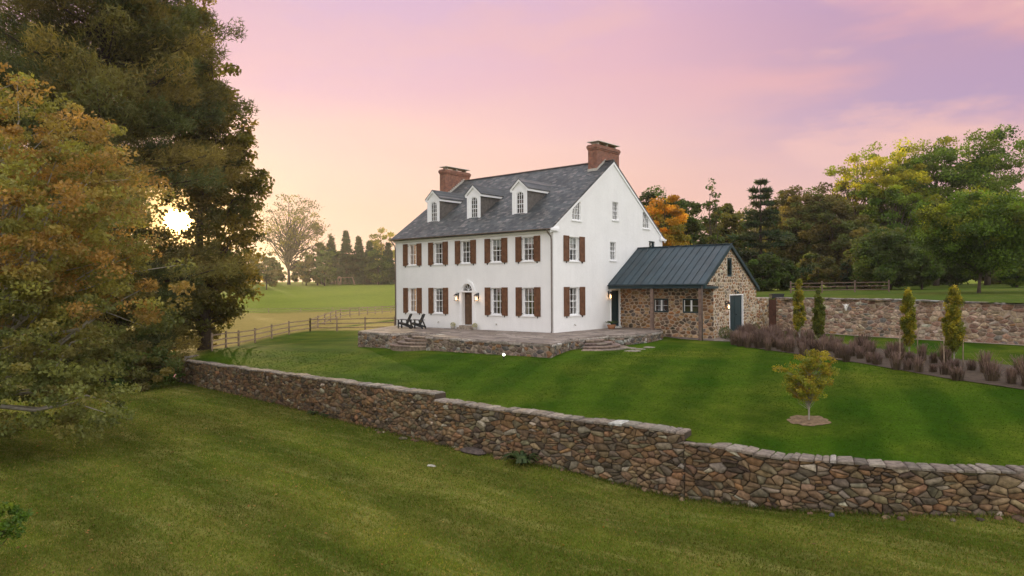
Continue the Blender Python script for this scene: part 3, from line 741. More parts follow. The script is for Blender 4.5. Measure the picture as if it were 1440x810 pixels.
def shutter(a, b, z0, z1, fmap, hinge, par=None):
    """board shutter with battens, strap hinge ends"""
    mb = MB(); g = lambda a, b, c, d, e, f_, mi=0: mb.hexa([fmap(a, c, e), fmap(b, c, e), fmap(b, c, f_), fmap(a, c, f_), fmap(a, d, e), fmap(b, d, e), fmap(b, d, f_), fmap(a, d, f_)], mi)
    st = .075
    g(a, a+st, z0, z1, .065, .02); g(b-st, b, z0, z1, .065, .02)
    zm = z0+(z1-z0)*.52
    for z in (z0, zm-st/2, z1-st): g(a+st, b-st, z, z+st, .063, .02)
    g(a+st, b-st, z0+st, zm-st/2, .05, .022); g(a+st, b-st, zm+st/2, z1-st, .05, .022)
    s = hp(mb.build('shutter', 'shutter'), par)
    for z in (z0+.14, z1-.16):
        hm = MB()
        x = b if hinge == 'R' else a; sgn = 1 if hinge == 'R' else -1
        hm.hexa([fmap(x-.02, z, .08), fmap(x+sgn*.07, z, .08), fmap(x+sgn*.07, z, .0), fmap(x-.02, z, .0), fmap(x-.02, z+.035, .08), fmap(x+sgn*.07, z+.035, .08), fmap(x+sgn*.07, z+.035, .0), fmap(x-.02, z+.035, .0)])
        hm.build('hinge', 'dark_metal', s)
    x = (a+b)/2; hm = MB()
    hm.hexa([fmap(x-.012, z0-.1, .075), fmap(x+.012, z0-.1, .075), fmap(x+.012, z0-.1, .0), fmap(x-.012, z0-.1, .0), fmap(x-.012, z0-.0, .075), fmap(x+.012, z0-.0, .075), fmap(x+.012, z0, .0), fmap(x-.012, z0, .0)])
    hm.build('shutter_dog', 'dark_metal', s)
    return s
for (x0, x1, z0, z1, lvl, i) in fwin:
    window(x0, x1, z0, z1, front, .2, 3, 4, house, curtain=((i+lvl) % 2 == 0 and i != 0), upper_blind=({3: .34, 4: .28}.get(i, False) if lvl else {1: .12}.get(i, False)), lit=(i == 0))
for i, (a, b) in enumerate(WF):
    for (z0, z1, lvl) in ((4.19, 5.71, 1), (.925, 2.665, 0)):
        if i == 2 and lvl == 0: continue
        shutter(a, a+SW-.01, z0, z1, front, 'R'); shutter(b-SW+.01, b, z0, z1, front, 'L')
for k, (x0, x1, z0, z1) in enumerate(GW_):
    window(x0, x1, z0, z1, gabl, .2, 3, 4, house, curtain=True, upper_blind=(.3 if k == 0 else False))
    sz0, sz1 = ((4.2, 5.73) if k == 0 else (.92, 2.67))
    shutter(.985, 1.515, sz0, sz1, gabl, 'R'); shutter(2.615, 3.165, sz0, sz1, gabl, 'L')
for w in gmid: window(*w, gabl, .12, 3, 4, house, casing=.045)
window(*gsm, gabl, .12, 2, 4, house, casing=.07, mt='teal')
def polywin(poly, fmap, rec, xs_, zs_, name='window'):
    """shaped light: frame follows the outline"""
    n = len(poly); cx = sum(p[0] for p in poly)/n; cy = sum(p[1] for p in poly)/n; mb = MB()
    inn = [(cx+(p[0]-cx)*.9, cy+(p[1]-cy)*.92) for p in poly]
    for i in range(n):
        j = (i+1) % n
        mb.hexa([fmap(*poly[i], -rec+.05), fmap(*poly[j], -rec+.05), fmap(*inn[j], -rec+.05), fmap(*inn[i], -rec+.05), fmap(*poly[i], -rec-.03), fmap(*poly[j], -rec-.03), fmap(*inn[j], -rec-.03), fmap(*inn[i], -rec-.03)])
    def span(v, ax):
        c = []
        for i in range(n):
            a, b = inn[i], inn[(i+1) % n]
            if (a[ax]-v)*(b[ax]-v) < 0: t = (v-a[ax])/(b[ax]-a[ax]); c.append(a[1-ax]+(b[1-ax]-a[1-ax])*t)
        return (min(c), max(c)) if len(c) > 1 else None
    for v in xs_:
        s = span(v, 0)
        if s: mb.hexa([fmap(v-.014, s[0], -rec+.03), fmap(v+.014, s[0], -rec+.03), fmap(v+.014, s[0], -rec-.02), fmap(v-.014, s[0], -rec-.02), fmap(v-.014, s[1], -rec+.03), fmap(v+.014, s[1], -rec+.03), fmap(v+.014, s[1], -rec-.02), fmap(v-.014, s[1], -rec-.02)])
    for v in zs_:
        s = span(v, 1)
        if s: mb.hexa([fmap(s[0], v-.014, -rec+.033), fmap(s[1], v-.014, -rec+.033), fmap(s[1], v-.014, -rec-.023), fmap(s[0], v-.014, -rec-.023), fmap(s[0], v+.014, -rec+.033), fmap(s[1], v+.014, -rec+.033), fmap(s[1], v+.014, -rec-.023), fmap(s[0], v+.014, -rec-.023)])
    w = hp(mb.build(name, 'trim'))
    pm = MB(); pm.add([fmap(*p, -rec-.005) for p in inn], [tuple(range(n))]); pm.build('pane', 'glass', w)
    x0, x1 = min(p[0] for p in poly), max(p[0] for p in poly); z0, z1 = min(p[1] for p in poly), max(p[1] for p in poly)
    rm = MB(); rm.add([fmap(*p, -.28) for p in poly], [tuple(range(n))]); rm.build('room_backing', 'interior', w)
    return w, x0, x1, z0
for q in (qL, qR):
    x0, x1 = min(p[0] for p in q), max(p[0] for p in q)
    w, a, b, z = polywin(q, gabl, .1, [x0+(x1-x0)*.34, x0+(x1-x0)*.67], [6.72+.36, 6.72+.7])
    s = MB(); s.hexa([gabl(a-.06, z-.09, .07), gabl(b+.06, z-.09, .07), gabl(b+.06, z-.09, -.05), gabl(a-.06, z-.09, -.05), gabl(a-.06, z-.02, .07), gabl(b+.06, z-.02, .07), gabl(b+.06, z+.01, -.05), gabl(a-.06, z+.01, -.05)]); s.build('sill', 'trim', w)

# roof
def zr(y): return 6.32+(10.92-6.32)/(HD/2)*y if y <= HD/2 else 6.32+(10.92-6.32)/(HD/2)*(HD-y)
mb = MB(); ox0, ox1 = HX-.12, .07; th = .12
for sgn in (0, 1):
    ye = -.36 if sgn == 0 else HD+.36; ym = HD/2; ze = zr(-.36)
    p = [(ox0, ye, ze-th), (ox1, ye, ze-th), (ox1, ym, 10.92-th), (ox0, ym, 10.92-th), (ox0, ye, ze), (ox1, ye, ze), (ox1, ym, 10.92), (ox0, ym, 10.92)]
    if sgn: p = [p[i] for i in (3, 2, 1, 0, 7, 6, 5, 4)]
    mb.hexa(p)
roof = hp(mb.build('roof', 'slate'))
mb = MB(); mb.bar((ox0, HD/2, 10.93), (ox1, HD/2, 10.93), .22, .05); hp(mb.build('ridge_cap', M['gutter']))
mb = MB()   # cornice, rake boards and returns
mb.box(HX-.05, .0, -.30, -.003, 5.98, 6.07); mb.box(HX-.05, 0., -.16, -.003, 5.86, 5.977)
for sgn in (0, 1):
    y0 = 0 if sgn == 0 else HD; yy = -.34 if sgn == 0 else HD+.34
    mb.hexa([(0.003, yy, zr(-.34)-th-.16), (.062, yy, zr(-.34)-th-.16), (.062, HD/2, 10.92-th-.17), (.003, HD/2, 10.92-th-.17), (0.003, yy, zr(-.34)-th-.003), (.062, yy, zr(-.34)-th-.003), (.062, HD/2, 10.92-th-.003), (.003, HD/2, 10.92-th-.003)])
    a, b = (-.36, .42) if sgn == 0 else (HD-.42, HD+.36)
    mb.box(.064, .15, a, b, 5.94, 6.06)
    mb.hexa([(.064, a, 6.062), (.15, a, 6.062), (.15, b, 6.062), (.064, b, 6.062), (.064, a, 6.065), (.08, a, 6.065+(.0 if sgn == 0 else .2)), (.08, b, 6.065+(.2 if sgn == 0 else 0)), (.064, b, 6.065)])
hp(mb.build('cornice', 'trim'))
def gutter(y, z, x0, x1, r=.07, name='gutter', m='gutter', par=None):
    mb = MB(); n = 8; vs = []; 
    for x in (x0, x1):
        for rr in (r, r-.012):
            for i in range(n+1): t = math.pi+math.pi*i/n; vs.append((x, y+rr*math.cos(t), z+rr*math.sin(t)))
    k = n+1
    fs = [(i, i+1, 2*k+i+1, 2*k+i) for i in range(n)]+[(k+i+1, k+i, 3*k+i, 3*k+i+1) for i in range(n)]
    fs += [(i, k+i, k+i+1, i+1) for i in range(n)]+[(2*k+i+1, 3*k+i+1, 3*k+i, 2*k+i) for i in range(n)]
    fs += [(0, 2*k, 3*k, k), (n, k+n, 3*k+n, 2*k+n)]
    mb.add(vs, fs, 0, smooth=True); return mb.build(name, m)
hp(gutter(-.43, zr(-.36)-.0, ox0, ox1))
mb = MB(); mb.tube([(-.14, -.43, 6.0), (-.14, -.4, 5.88), (-.09, -.12, 5.62), (-.09, -.07, 5.45), (-.09, -.07, .12), (-.07, -.14, .03)], .042, 8); hp(mb.build('downspout', 'gutter'))
mb = MB(); mb.tube([(HX+.1, -.43, 6.0), (HX+.1, -.4, 5.88), (HX+.07, -.12, 5.62), (HX+.07, -.07, 5.45), (HX+.07, -.07, .05)], .042, 8); hp(mb.build('downspout', 'gutter'))

# chimneys
def chimney(x0, x1, y0, y1, zb, zt):
    mb = MB(); mb.box(x0, x1, y0, y1, zb, zt-.3); mb.box(x0-.04, x1+.04, y0-.04, y1+.04, zt-.297, zt-.2); mb.box(x0-.075, x1+.075, y0-.075, y1+.075, zt-.197, zt-.04); mb.box(x0-.03, x1+.03, y0-.03, y1+.03, zt-.037, zt+.03)
    c = hp(mb.build('chimney', 'brick'))
    cm_ = MB(); ym = (y0+y1)/2
    for y in (y0+.35, ym, y1-.35): cm_.box(x0+.06, x1-.06, y-.05, y+.05, zt+.033, zt+.22)
    cm_.hexa([(x0-.12, y0+.05, zt+.223), (x1+.12, y0+.05, zt+.223), (x1+.12, y1-.05, zt+.223), (x0-.12, y1-.05, zt+.223), (x0-.1, y0+.07, zt+.27), (x1+.1, y0+.07, zt+.27), (x1+.1, y1-.07, zt+.27), (x0-.1, y1-.07, zt+.27)])
    cm_.build('chimney_cap', M['stonepot'], c)
    fl = MB(); k = 12
    for i in range(k):    # stepped flashing along the slope on the +x face and across the front
        a = y0+(HD/2-y0)*i/k; b = y0+(HD/2-y0)*(i+1)/k
        fl.hexa([(x1+.002, a, zr(a)), (x1+.018, a, zr(a)), (x1+.018, b, zr(b)), (x1+.002, b, zr(b)), (x1+.002, a, zr(b)+.12), (x1+.018, a, zr(b)+.12), (x1+.018, b, zr(b)+.12), (x1+.002, b, zr(b)+.12)])
    fl.box(x0-.02, x1+.02, y0-.03, y0-.002, zr(y0)-.05, zr(y0)+.14)
    fl.build('flashing', M['stonepot'], c)
chimney(-1.27, -.6, 5.52, 8.25, 9., 11.87)
chimney(-14.0, -13.45, 4.45, 7.15, 8.6, 11.55)

# dormers
def dormer(xc):
    yf, zb, ze, zp, hw = 1.42, 7.16, 8.82, 9.42, .58
    ys_ = lambda z: (z-6.32)/((10.92-6.32)/(HD/2))
    d = hp(bpy.data.objects.new('dormer', None)); COL.objects.link(d); d.location = (xc, yf, zb); 
    def L(o): o.parent = d; o.matrix_parent_inverse = (Matrix.Translation(-Vector((xc, yf, zb)))); return o
    fm = lambda s, h, dd: (s, yf-dd, h)
    x0, x1 = xc-hw, xc+hw
    for x, s in ((x0, -1), (x1, 1)):   # cheeks slate-clad
        wl = MB(); wl.add([(x, yf, zb), (x, ys_(ze), ze), (x, yf, ze)], [(0, 1, 2) if s > 0 else (2, 1, 0)])
        L(wl.build('cheek', 'cheek'))
    fr = MB(); a = .30
    archp = [(xc-a, zb+.16), (xc+a, zb+.16)]+[(xc+a*math.cos(t), 8.5+.2*math.sin(t)) for t in np.linspace(0, math.pi, 9)]
    wall_holes(fr, [(x0, zb), (x1, zb), (x1, ze), (xc, zp), (x0, ze)], [archp], fm, .1)
    # pilasters, apron, cornice pieces, rake trim
    fr.box(x0-.02, x0+.13, yf-.05, yf-.003, zb-.03, ze-.1); fr.box(x1-.13, x1+.02, yf-.05, yf-.003, zb-.03, ze-.1)
    fr.box(x0-.05, x1+.05, yf-.09, yf-.053, zb-.08, zb+.0); fr.box(x0-.02, x1+.02, yf-.052, yf-.004, zb-.1, zb-.033)
    for s in (-1, 1):
        xe = xc+s*(hw+.14)
        z_e = ze-.07
        p = [(xc, yf-.12, zp-.1), (xe, yf-.12, z_e), (xe, yf-.003, z_e), (xc, yf-.003, zp-.1), (xc, yf-.12, zp+.04), (xe, yf-.12, z_e+.12), (xe, yf-.003, z_e+.12), (xc, yf-.003, zp+.04)]
        if s < 0: p = [p[i] for i in (1, 0, 3, 2, 5, 4, 7, 6)]
        fr.hexa(p)
        xi = xc+s*(hw+.003); xo = xc+s*(hw+.13); a_, b_ = min(xi, xo), max(xi, xo)
        fr.box(a_, b_, yf-.11, ys_(ze)+.0, ze-.13, ze+.0)
    L(fr.build('front', 'trim'))
    rf = MB(); 
    for s in (-1, 1):
        xe = xc+s*(hw+.17); z_e = ze+.005; yb_e = ys_(z_e)+.02; yb_p = ys_(zp+.06)+.02
        p = [(xe, yf-.14, z_e+.0), (xe, yb_e, z_e+.0), (xc, yb_p, zp+.03), (xc, yf-.14, zp+.045)]
        q = [(x_, y_, z_+.055) for x_, y_, z_ in p]
        if s < 0: rf.add(p+q, [(0, 1, 2, 3), (7, 6, 5, 4), (0, 4, 5, 1), (1, 5, 6, 2), (3, 2, 6, 7), (0, 3, 7, 4)])
        else: rf.add(p+q, [(3, 2, 1, 0), (4, 5, 6, 7), (1, 5, 4, 0), (2, 6, 5, 1), (7, 6, 2, 3), (4, 7, 3, 0)])
    L(rf.build('dormer_roof', 'slate'))
    # arched sash
    sw_ = MB(); n = len(archp); cx = xc; cz_ = 7.95
    inn = [(cx+(p[0]-cx)*.86, cz_+(p[1]-cz_)*.94) for p in archp]
    for i in range(n):
        j = (i+1) % n
        sw_.hexa([fm(*archp[i], -.03), fm(*archp[j], -.03), fm(*inn[j], -.03), fm(*inn[i], -.03), fm(*archp[i], -.09), fm(*archp[j], -.09), fm(*inn[j], -.09), fm(*inn[i], -.09)])
    for v in (xc-.085, xc+.085): sw_.box(v-.012, v+.012, yf+.045, yf+.08, zb+.2, 8.66)
    for k in range(1, 5): z = zb+.2+k*.28; sw_.box(xc-.26, xc+.26, yf+.043, yf+.082, z-(.022 if k == 2 else .011), z+(.022 if k == 2 else .011))
    w = L(sw_.build('window', 'trim'))
    pn = MB(); pn.add([fm(*p, -.075) for p in inn], [tuple(range(n))]); L(pn.build('pane', 'glass'))
    bk_ = MB(); bk_.add([fm(xc-.5, zb, -.5), fm(xc+.5, zb, -.5), fm(xc+.5, ze, -.5), fm(xc-.5, ze, -.5)], [(0, 1, 2, 3)]); L(bk_.build('room_backing', 'interior'))
    return d
for xc in (-11.5, -7.63, -3.67): dormer(xc)

# front door
mb = MB()
def gb(mb, fmap, a, b, c, d, e, f_, mi=0): mb.hexa([fmap(a, c, e), fmap(b, c, e), fmap(b, c, f_), fmap(a, c, f_), fmap(a, d, e), fmap(b, d, e), fmap(b, d, f_), fmap(a, d, f_)], mi)
gb(mb, front, dcx-.68, dcx-.463, .05, 2.36, .07, .0); gb(mb, front, dcx+.463, dcx+.68, .05, 2.36, .07, .0)
gb(mb, front, dcx-.72, dcx+.72, 2.362, 2.455, .1, .0)
no, ni = 14, .46
for i in range(no):
    t0, t1_ = math.pi*i/no, math.pi*(i+1)/no; O = lambda t, r_: (dcx+r_*math.cos(t), 2.458+r_*math.sin(t))
    a, b, c, d = O(t1_, .46), O(t0, .46), O(t0, .66), O(t1_, .66)
    mb.hexa([front(*a, .07), front(*b, .07), front(*c, .07), front(*d, .07), front(*a, 0), front(*b, 0), front(*c, 0), front(*d, 0)])
ky = [(dcx-.07, 2.9), (dcx+.07, 2.9), (dcx+.1, 3.16), (dcx-.1, 3.16)]
mb.hexa([front(*p, .1) for p in ky]+[front(*p, 0.072) for p in ky])
hp(mb.build('door_surround', 'trim'))
mb = MB()
gb(mb, front, dcx-.46, dcx-.40, dz0, dz1, -.24, -.3); gb(mb, front, dcx+.40, dcx+.46, dz0, dz1, -.24, -.3)
gb(mb, front, dcx-.398, dcx+.398, dz0+.02, dz1-.02, -.27, -.31)
for (a, b) in ((-.33, -.04), (.04, .33)):
    for (c, d) in ((dz0+.15, dz0+.75), (dz0+.87, dz0+1.5), (dz0+1.6, dz0+1.95)): gb(mb, front, dcx+a, dcx+b, c, d, -.25, -.268)
M['doorwood'] = mat('door_wood', (.10, .055, .032), .6, .25, 6)
dd = hp(mb.build('front_door', 'doorwood'))
k_ = MB(); k_.lathe((dcx+.34, .22, 1.25), [(.01, -.03), (.03, -.01), (.03, .01), (.01, .03)], 8); k_.build('handle', 'dark_metal', dd)
mb = MB()
for t in (.6, 1.2, 1.95, 2.55): mb.bar((dcx, .1, 2.48), (dcx+.42*math.cos(t), .1, 2.48+.42*math.sin(t)), .02, .02)
mb.add([front(*p, -.12) for p in arch], [tuple(range(len(arch)))], 1)
mb.add([front(p[0], p[1], -.28) for p in arch], [tuple(range(len(arch)))], 2)
hp(mb.build('fanlight', ['trim', 'glass', 'doorwood']))
mb = MB(); mb.box(-7.5, -6.3, -.42, -.0, 0, .12, 0, (.30, .25, .2)); mb.box(-7.4, -6.4, -.3, .3, .121, .24, 0, (.30, .25, .2)); hp(mb.build('door_step', 'stone'))
# passage door on the gable
mb = MB()
gb(mb, gabl, 6.17, 6.25, .08, 2.42, -.1, -.25); gb(mb, gabl, 7.19, 7.27, .08, 2.42, -.1, -.25); gb(mb, gabl, 6.25, 7.19, 2.34, 2.42, -.1, -.25)
gb(mb, gabl, 6.26, 7.18, .1, 2.33, -.18, -.22)
for z in (.5, 1.1, 1.7): gb(mb, gabl, 6.28, 7.16, z, z+.05, -.16, -.179)
hp(mb.build('side_door', 'teal'))
mb = MB(); gb(mb, gabl, 7.272, 7.36, .0, 2.5, .05, .0); gb(mb, gabl, 6.08, 6.168, .0, 2.5, .05, 0.); gb(mb, gabl, 6.08, 7.36, 2.502, 2.6, .05, .0); hp(mb.build('door_frame', 'trim'))

def lantern(p, nrm, par, s=1.):
    """black wall lantern: back plate, arm, cage, roof, glowing candle tube"""
    x, y, z = p; nx, ny = nrm; tx, ty = -ny, nx; mb = MB()
    f_ = lambda a, d, h: (x+tx*a*s+nx*d*s, y+ty*a*s+ny*d*s, z+h*s)
    def g(a0, a1, d0, d1, h0, h1): mb.hexa([f_(a0, d0, h0), f_(a1, d0, h0), f_(a1, d1, h0), f_(a0, d1, h0), f_(a0, d0, h1), f_(a1, d0, h1), f_(a1, d1, h1), f_(a0, d1, h1)])
    g(-.05, .05, .003, .02, -.1, .3); g(-.012, .012, .02, .2, .26, .29)
    for a in (-.1, .085):
        for d in (.1, .285): g(a, a+.015, d, d+.015, -.2, .12)
    g(-.11, .11, .09, .31, -.225, -.2); g(-.12, .12, .08, .32, .12, .14)
    mb.hexa([f_(-.12, .08, .141), f_(.12, .08, .141), f_(.12, .32, .141), f_(-.12, .32, .141), f_(-.03, .17, .24), f_(.03, .17, .24), f_(.03, .23, .24), f_(-.03, .23, .24)])
    l = mb.build('wall_lantern', 'dark_metal'); l.parent = par; l.matrix_parent_inverse = Matrix.Translation(-Vector(par.location))
    b = MB(); c = f_(0, .2, -.17); b.lathe(c, [(.01, 0), (.035*s, .02), (.04*s, .12), (.02*s, .2), (.005, .22)], 10); b.build('bulb', 'bulb', l)
    ld = bpy.data.lights.new('lantern_light', 'POINT'); ld.energy = 2.2; ld.color = (1, .55, .25); ld.shadow_soft_size = .05
    lo = bpy.data.objects.new('lantern_light', ld); lo.location = f_(0, .42, -.05); link(lo, l)
    return l
lantern((-7.74, 0, 2.03), (0, -1), house); lantern((-5.95, 0, 2.03), (0, -1), house); lantern((0, 5.85, 2.1), (1, 0), house)
for (x, y, n_) in ((-9.55, 0, (0, -1)), (-4.4, 0, (0, -1)), (0, 2.05, (1, 0))):   # hose bibs
    mb = MB(); a = np.array((x, y, .38)); n3 = np.array((*n_, 0.))
    mb.tube([a, a+n3*.1, a+n3*.13+np.array((0, 0, -.06))], .022, 8); mb.bar(a+n3*.08+np.array((0, 0, .03))-np.array((n_[1], n_[0], 0))*.05, a+n3*.08+np.array((0, 0, .03))+np.array((n_[1], n_[0], 0))*.05, .02, .02)
    hp(mb.build('hose_tap', M['stonepot']))

# ------------------------------------------------------------------ terrace
tz = 0.0
NX0, NX1 = -7.45, -4.2
outl = [(-15.2, 0.2), (-15.2, -5.2), (-11.0, -5.75), (NX0, -5.95), (NX0, -4.5), (NX1, -4.5), (NX1, -6.15), (4.75, -6.6), (3.75, -3.3), (3.95, -3.3+.0), (4.15, -.3), (4.5, 2.6), (4.2, 5.7), (3.3, 6.1), (3.3, 7.3), (0.0, 7.3), (0.0, 0.0), (-13.94, 0.0)]
outl = [(-13.94, .0), (-14.0, -.25), (-12.5, -2.9), (-10.95, -5.6), (NX0, -5.95), (NX0, -4.4), (NX1, -4.4), (NX1, -6.15), (4.75, -6.6), (3.6, -3.4), (3.6, .2), (4.35, .6), (4.6, 3.0), (4.1, 5.5), (3.2, 5.9), (3.0, 7.28), (0.003, 7.28), (0.003, -.003), (-13.94, -.003)]
terr = empty('terrace', (-3, -3, -.6), 0, 'raised flagstone terrace with rubble stone sides wrapping the white house', 'terrace')
def tp(o): o.parent = terr; o.matrix_parent_inverse = Matrix.Translation(-Vector(terr.location)); return o
mb = MB(); tr_ = tessellate_polygon([[Vector((p[0], p[1], 0)) for p in outl[1:-1]]]); o2 = outl[1:-1]
def off_poly(P, d):
    out = []; n = len(P)
    for i in range(n):
        a, b, c = np.array(P[i-1]), np.array(P[i]), np.array(P[(i+1) % n]); u = (b-a)/np.linalg.norm(b-a); v = (c-b)/np.linalg.norm(c-b)
        n1 = np.array((u[1], -u[0])); n2 = np.array((v[1], -v[0])); k = (n1+n2)/max(.6, 1+n1@n2); out.append(tuple(b+k*d))
    return out
vs = [(p[0], p[1], 0.) for p in o2]+[(p[0], p[1], -.08) for p in o2]; n = len(o2)
fs = []
for t in tr_:
    a, b, c = (o2[i] for i in t); ar = (b[0]-a[0])*(c[1]-a[1])-(c[0]-a[0])*(b[1]-a[1]); fs.append(t if ar > 0 else t[::-1])
mb.add(vs, fs+[(i, n+i, n+(i+1) % n, (i+1) % n) for i in range(n)])
tp(mb.build('paving', 'flag'))
r2 = random.Random(5)
for seg in (outl[1:5], outl[4:6], outl[5:7], outl[6:8], outl[7:10], outl[9:11], outl[10:15]):
    pts = [np.array(p) for p in seg]
    fm_, Lt = pathmap(pts)
    gz = lambda s, fm_=fm_: T1(*fm_(s, 0, .1)[:2])-.1
    w_ = rubble_wall('terrace_wall', pts, lambda s: -.035, gz, .3, 'terrace', 'mortar_mid', .33, .18, .014, .035, r2, cop=.07, coplw=(.6, 1.2), drop=.2, small=.35, rnd_=(.07, .2))
    tp(w_)
def steps(cx, cy, ang, n, r0, dr, z1, dz, half, pal='steps', flat=False):
    """convex curved treads; ang = outward direction"""
    for k in range(n):
        mb = MB(); rr = r0+dr*(k); zt = z1-dz*k; seg = 22; th = .06
        def ring(r_, z): return [(cx+r_*math.cos(ang+a), cy+r_*math.sin(ang+a), z) for a in np.linspace(-half, half, seg+1)]
        o_ = ring(rr, zt); i_ = ring(max(.05, rr-dr-.12) if k else .05, zt); ob = ring(rr, zt-th); wi = ring(rr-.04, zt-th); wb = ring(rr-.04, zt-dz-.25)
        m_ = seg+1; vs = i_+o_+ob+wi+wb; fs = []
        for i in range(seg):
            fs.append((i, m_+i, m_+i+1, i+1)); fs.append((m_+i, 2*m_+i, 2*m_+i+1, m_+i+1)); fs.append((2*m_+i, 3*m_+i, 3*m_+i+1, 2*m_+i+1)); fs.append((3*m_+i, 4*m_+i, 4*m_+i+1, 3*m_+i+1))
        cols = [pick('steps', r2) for _ in range(5)]
        mb.add(vs, fs, 0, cols[0])
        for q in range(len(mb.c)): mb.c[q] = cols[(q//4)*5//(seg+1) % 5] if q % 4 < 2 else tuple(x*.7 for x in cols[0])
        # radial sides
        for i, sgn in ((0, 1), (seg, -1)):
            mb.add([i_[i], o_[i], (o_[i][0], o_[i][1], zt-dz-.25), (i_[i][0], i_[i][1], zt-dz-.25)], [(0, 1, 2, 3)[::sgn]], 0, cols[1])
        tp(mb.build('step', 'stone'))
steps(-5.82, -4.5, -math.pi/2, 4, .95, .42, -.14, .15, 1.25)
steps(3.5, -1.6, -.0, 4, .85, .42, -.13, .13, 1.15)

# ------------------------------------------------------------------ stone cottage
cot = empty('stone_cottage', (5, 10.5, -.5), 0, 'small stone cottage with dark standing seam metal roof beside the white house', 'cottage')
def ctp(o, par=None):
    o.parent = par or cot
    if par is None: o.matrix_parent_inverse = Matrix.Translation(-Vector(cot.location))
    return o
CX, CY0, CY1 = 6.5, 7.3, 14.03
EY0, EZ0, RY, RZ, EY1, EZ1 = 5.82, 2.74, 9.65, 5.24, 14.2, 2.5
cz_r = lambda y: (EZ0+(RZ-EZ0)*(y-EY0)/(RY-EY0)) if y < RY else (RZ+(EZ1-RZ)*(y-RY)/(EY1-RY))
cfront = lambda s, h, d: (s, CY0-d, h); cgab = lambda s, h, d: (CX+d, s, h)
def clip_cells(cells, outer_planes, holes, mb, fmap, gap, prot, pal, r):
    for poly in cells:
        for pl in outer_planes: poly = clip_half(poly, *pl) if poly else poly
        if len(poly) < 3: continue
        cx = sum(p[0] for p in poly)/len(poly); cy = sum(p[1] for p in poly)/len(poly); bad = False
        for (x0, x1, z0, z1) in holes:
            if max(p[0] for p in poly) < x0 or min(p[0] for p in poly) > x1 or max(p[1] for p in poly) < z0 or min(p[1] for p in poly) > z1: continue
            ds = [(x0-cx, (1, 0, x0)), (cx-x1, (-1, 0, -x1)), (z0-cy, (0, 1, z0)), (cy-z1, (0, -1, -z1))]
            b = max(ds, key=lambda q: q[0])
            if b[0] < -.12: bad = True; break
            poly = clip_half(poly, *b[1])
            if len(poly) < 3: bad = True; break
        if not bad: add_stone(mb, poly, fmap, gap, prot, pal, r)
r3 = random.Random(21)
mb = MB(); w1 = (2.46, 3.52, 1.02, 1.9); w2 = (4.47, 5.58, 1.02, 1.9)
wall_holes(mb, rect(0.0, CX-.0, -.9, 3.3), [rect(*w1), rect(*w2)], cfront, .3, 1)
clip_cells(voronoi(.03, CX+.02, -.7, 3.0, .31, .2, r3, .16), [(1, 0, CX+.03), (-1, 0, -.02)], [w1, w2], mb, cfront, .026, .035, 'cottage', r3)
gd = (9.62, 11.8, -.35, 2.14); lw_ = (9.34, 10.1, 3.25, 4.43)
low = [(CY0, -.9), (CY1, -.9), (CY1, EZ1+.02), (RY, RZ-.12), (EY0+.12, EZ0+.02), (EY0+.12, EZ0-.0), (CY0, EZ0)]
low = [(CY0, -.9), (CY1, -.9), (CY1, cz_r(CY1)-.1), (RY, RZ-.1), (EY0+.15, EZ0+.0), (CY0, EZ0-.01)]
wall_holes(mb, low, [rect(*gd), rect(*lw_)], cgab, .3, 2)
sl1 = (RZ-EZ0)/(RY-EY0); sl2 = (EZ1-RZ)/(EY1-RY)
planes = [(-sl1, 1, RZ-.12-sl1*RY), (-sl2, 1, RZ-.12-sl2*RY), (1, 0, CY1), ]
cells = [c for c in voronoi(EY0+.1, CY1, -.7, RZ, .28, .19, r3, .16) if not (sum(p[0] for p in c)/len(c) < CY0+.06 and sum(p[1] for p in c)/len(c) < EZ0+.1)]
def fixc(c): # keep the cells by the porch corner out of the void
    cx = sum(p[0] for p in c)/len(c); cy = sum(p[1] for p in c)/len(c)
    if cx < CY0+.25 and cy < EZ0: return clip_half(c, -1, 0, -CY0)
    if cx < CY0: return clip_half(c, 0, -1, -EZ0-.0)
    return c
clip_cells([fixc(c) for c in cells], planes, [gd, lw_], mb, cgab, .034, .022, 'gable', r3)
# rear wall
mb.add([(0, CY1, -.9), (CX, CY1, -.9), (CX, CY1, 2.55), (0, CY1, 2.55)], [(1, 0, 3, 2)], 1)
for k in range(14):    # quoins at the gable corner
    pass
ctp(mb.build('wall', ['stone', 'mortar', 'mortar_pale']))
mb = MB(); th = .07; rx0, rx1 = .03, 6.66
def slab(mb, y0, z0, y1, z1, x0, x1, th):
    p = [(x0, y0, z0-th), (x1, y0, z0-th), (x1, y1, z1-th), (x0, y1, z1-th), (x0, y0, z0), (x1, y0, z0), (x1, y1, z1), (x0, y1, z1)]
    if y1 < y0: p = [p[i] for i in (3, 2, 1, 0, 7, 6, 5, 4)]
    mb.hexa(p)
slab(mb, EY0, EZ0+.07, RY, RZ+.07, rx0, rx1, th); slab(mb, EY1, EZ1+.07, RY, RZ+.07, rx0, rx1, th)
ns = 14
for i in range(ns+1):
    x = rx0+.02+(rx1-rx0-.04)*i/ns
    for (ya, za, yb, zb_) in ((EY0, EZ0+.07, RY-.05, RZ+.04), (EY1, EZ1+.07, RY+.05, RZ+.04)):
        slab(mb, ya, za+.045, yb, zb_+.045, x-.012, x+.012, .05)
mb.box(rx0, rx1+.01, RY-.12, RY+.12, RZ+.055, RZ+.1)
croof = ctp(mb.build('metal_roof', 'metalroof'))
mb = MB()
slab(mb, EY0-.01, EZ0-.003, RY, RZ-.003, 6.56, 6.68, .16); slab(mb, EY1+.01, EZ1-.003, RY, RZ-.003, 6.56, 6.68, .16)
ctp(mb.build('rake_board', 'teal'))
